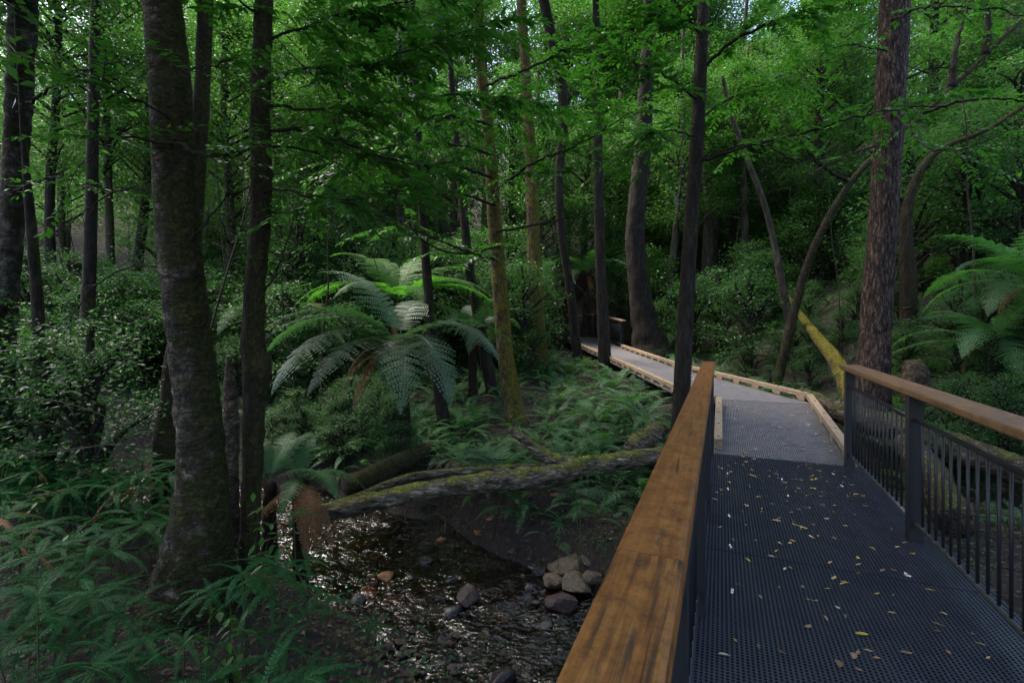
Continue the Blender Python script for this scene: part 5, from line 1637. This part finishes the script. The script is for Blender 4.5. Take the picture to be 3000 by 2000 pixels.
for q, (px, py, d, lab) in enumerate(((230, 1560, 4.3, 'glossy seedling poking out of ferns near the pale blotched trunk'), (60, 1500, 4.6, 'tall broad-leaved seedling under the pale blotched trunk'), (330, 1420, 5.0, 'broad-leaved seedling behind the ferns by the flared tree'), (680, 1900, 3.0, 'small broad-leaved seedling at the near bank edge'), (880, 1420, 5.3, 'seedling with few broad leaves near the rusty dead fronds'), (1830, 1250, 8.0, 'broad-leaved seedling beside the split log end'))):
    p0 = at(px, py, d); z0 = g1(p0[0], p0[1])
    t = thing('glossy_seedling', lab, 'seedling', (p0[0], p0[1], z0))
    for k in range(4):
        a = gg.uniform(0, 6.28); L = gg.uniform(.35, .9)
        Q = np.array([(math.cos(a) * .2 * u * u + gg.normal(0, .012), math.sin(a) * .2 * u * u, L * u) for u in np.linspace(0, 1, 8)])
        part('stem', mk('stem', *tube(Q, np.linspace(.006, .002, 8), 5, False), M['twig'], True), t)
        for i in range(2, 8):
            for sg in (0, math.pi):
                m4 = Matrix.Translation(Vector(Q[i])) @ Matrix.Rotation(a + i * 1.3 + sg, 4, 'Z') @ Matrix.Rotation(gg.uniform(.0, .7), 4, 'Y') @ Matrix.Scale(gg.uniform(.05, .11), 4)
                o = part('leaf', LEAFM, t); o.matrix_local = m4

# ------------------------------------------------------------------ fallen leaves on the bridge and boardwalk
def curl_leaf(seed, asp):
    g = np.random.default_rng(seed)
    n = 9
    u = np.linspace(0, 1, n)
    wv = np.sin(np.pi * u ** .85) ** .8 * asp
    yc = .12 * np.sin(u * 3 + seed) - .12 * math.sin(seed)
    zc = .06 * np.sin(u * np.pi) * g.uniform(-1, 1.5) + .03
    V = []
    for i in range(n):
        V += [(u[i], yc[i] - wv[i], zc[i] + .12 * wv[i] * g.uniform(.3, 1.6)), (u[i], yc[i], zc[i] - .02), (u[i], yc[i] + wv[i], zc[i] + .12 * wv[i] * g.uniform(.3, 1.6))]
    F = []
    for i in range(n - 1):
        a = 3 * i
        F += [(a, a + 3, a + 4, a + 1), (a + 1, a + 4, a + 5, a + 2)]
    V = np.array(V); V[:, 2] -= V[:, 2].min()
    return V, [np.array(F)]


kinds = []
for mname, lab in (('dry_yellow', 'yellow fallen leaf lying on the dark bridge mesh'), ('dry_tan', 'tan fallen leaf lying on the dark bridge mesh'), ('dry_brown', 'brown fallen leaf lying on the dark bridge mesh'), ('dry_pale', 'pale bleached fallen leaf lying on the dark bridge mesh')):
    kinds.append(([mk('fallen_leaf', *curl_leaf(s, a), M[mname], True) for s, a in ((1, .12), (2, .17), (3, .22), (5, .3), (6, .1))], lab, mname))
gl_ = random.Random(51)
for k in range(230):
    ms, lab, mn = gl_.choices(kinds, (3, 5, 4, .6))[0]
    t_ = 1.3 + 5.0 * gl_.random() ** .8; s_ = gl_.uniform(-.03, 1.18)
    solo('fallen_leaf', gl_.choice(ms), lab, 'leaf', tuple(Bp(t_, s_, .003)), (0, 0, gl_.uniform(0, 6.28)), gl_.uniform(.022, .065), {'dry_yellow': 'yellow', 'dry_tan': 'tan', 'dry_brown': 'brown', 'dry_pale': 'pale'}[mn] + ' leaves on the bridge')
for k in range(90):
    ms, lab, mn = gl_.choices(kinds, (2, 5, 2, 4))[0]
    u = gl_.random()
    if u < .55:
        t_ = gl_.uniform(T_END, 9); p = Bp(t_, gl_.uniform(.05, 1.22), (t_ - T_END) / (9 - T_END) * .25 + .006)
    else:
        y = gl_.uniform(9.2, 16); l, r_ = pl(LEFT, y), pl(RIGHT, y); f = gl_.uniform(.1, .9); p = l * (1 - f) + r_ * f + (0, 0, .012)
    solo('fallen_leaf', gl_.choice(ms), 'dry fallen leaf lying on the pale boardwalk mesh', 'leaf', tuple(p), (0, 0, gl_.uniform(0, 6.28)), gl_.uniform(.04, .085), 'leaves on the boardwalk')
solo('fallen_leaf', kinds[0][0][1], 'small yellow leaf stuck on top of the stained timber handrail', 'leaf', tuple(Bp(1.95, -.085, 1.072)), (0, 0, 2.0), .035)
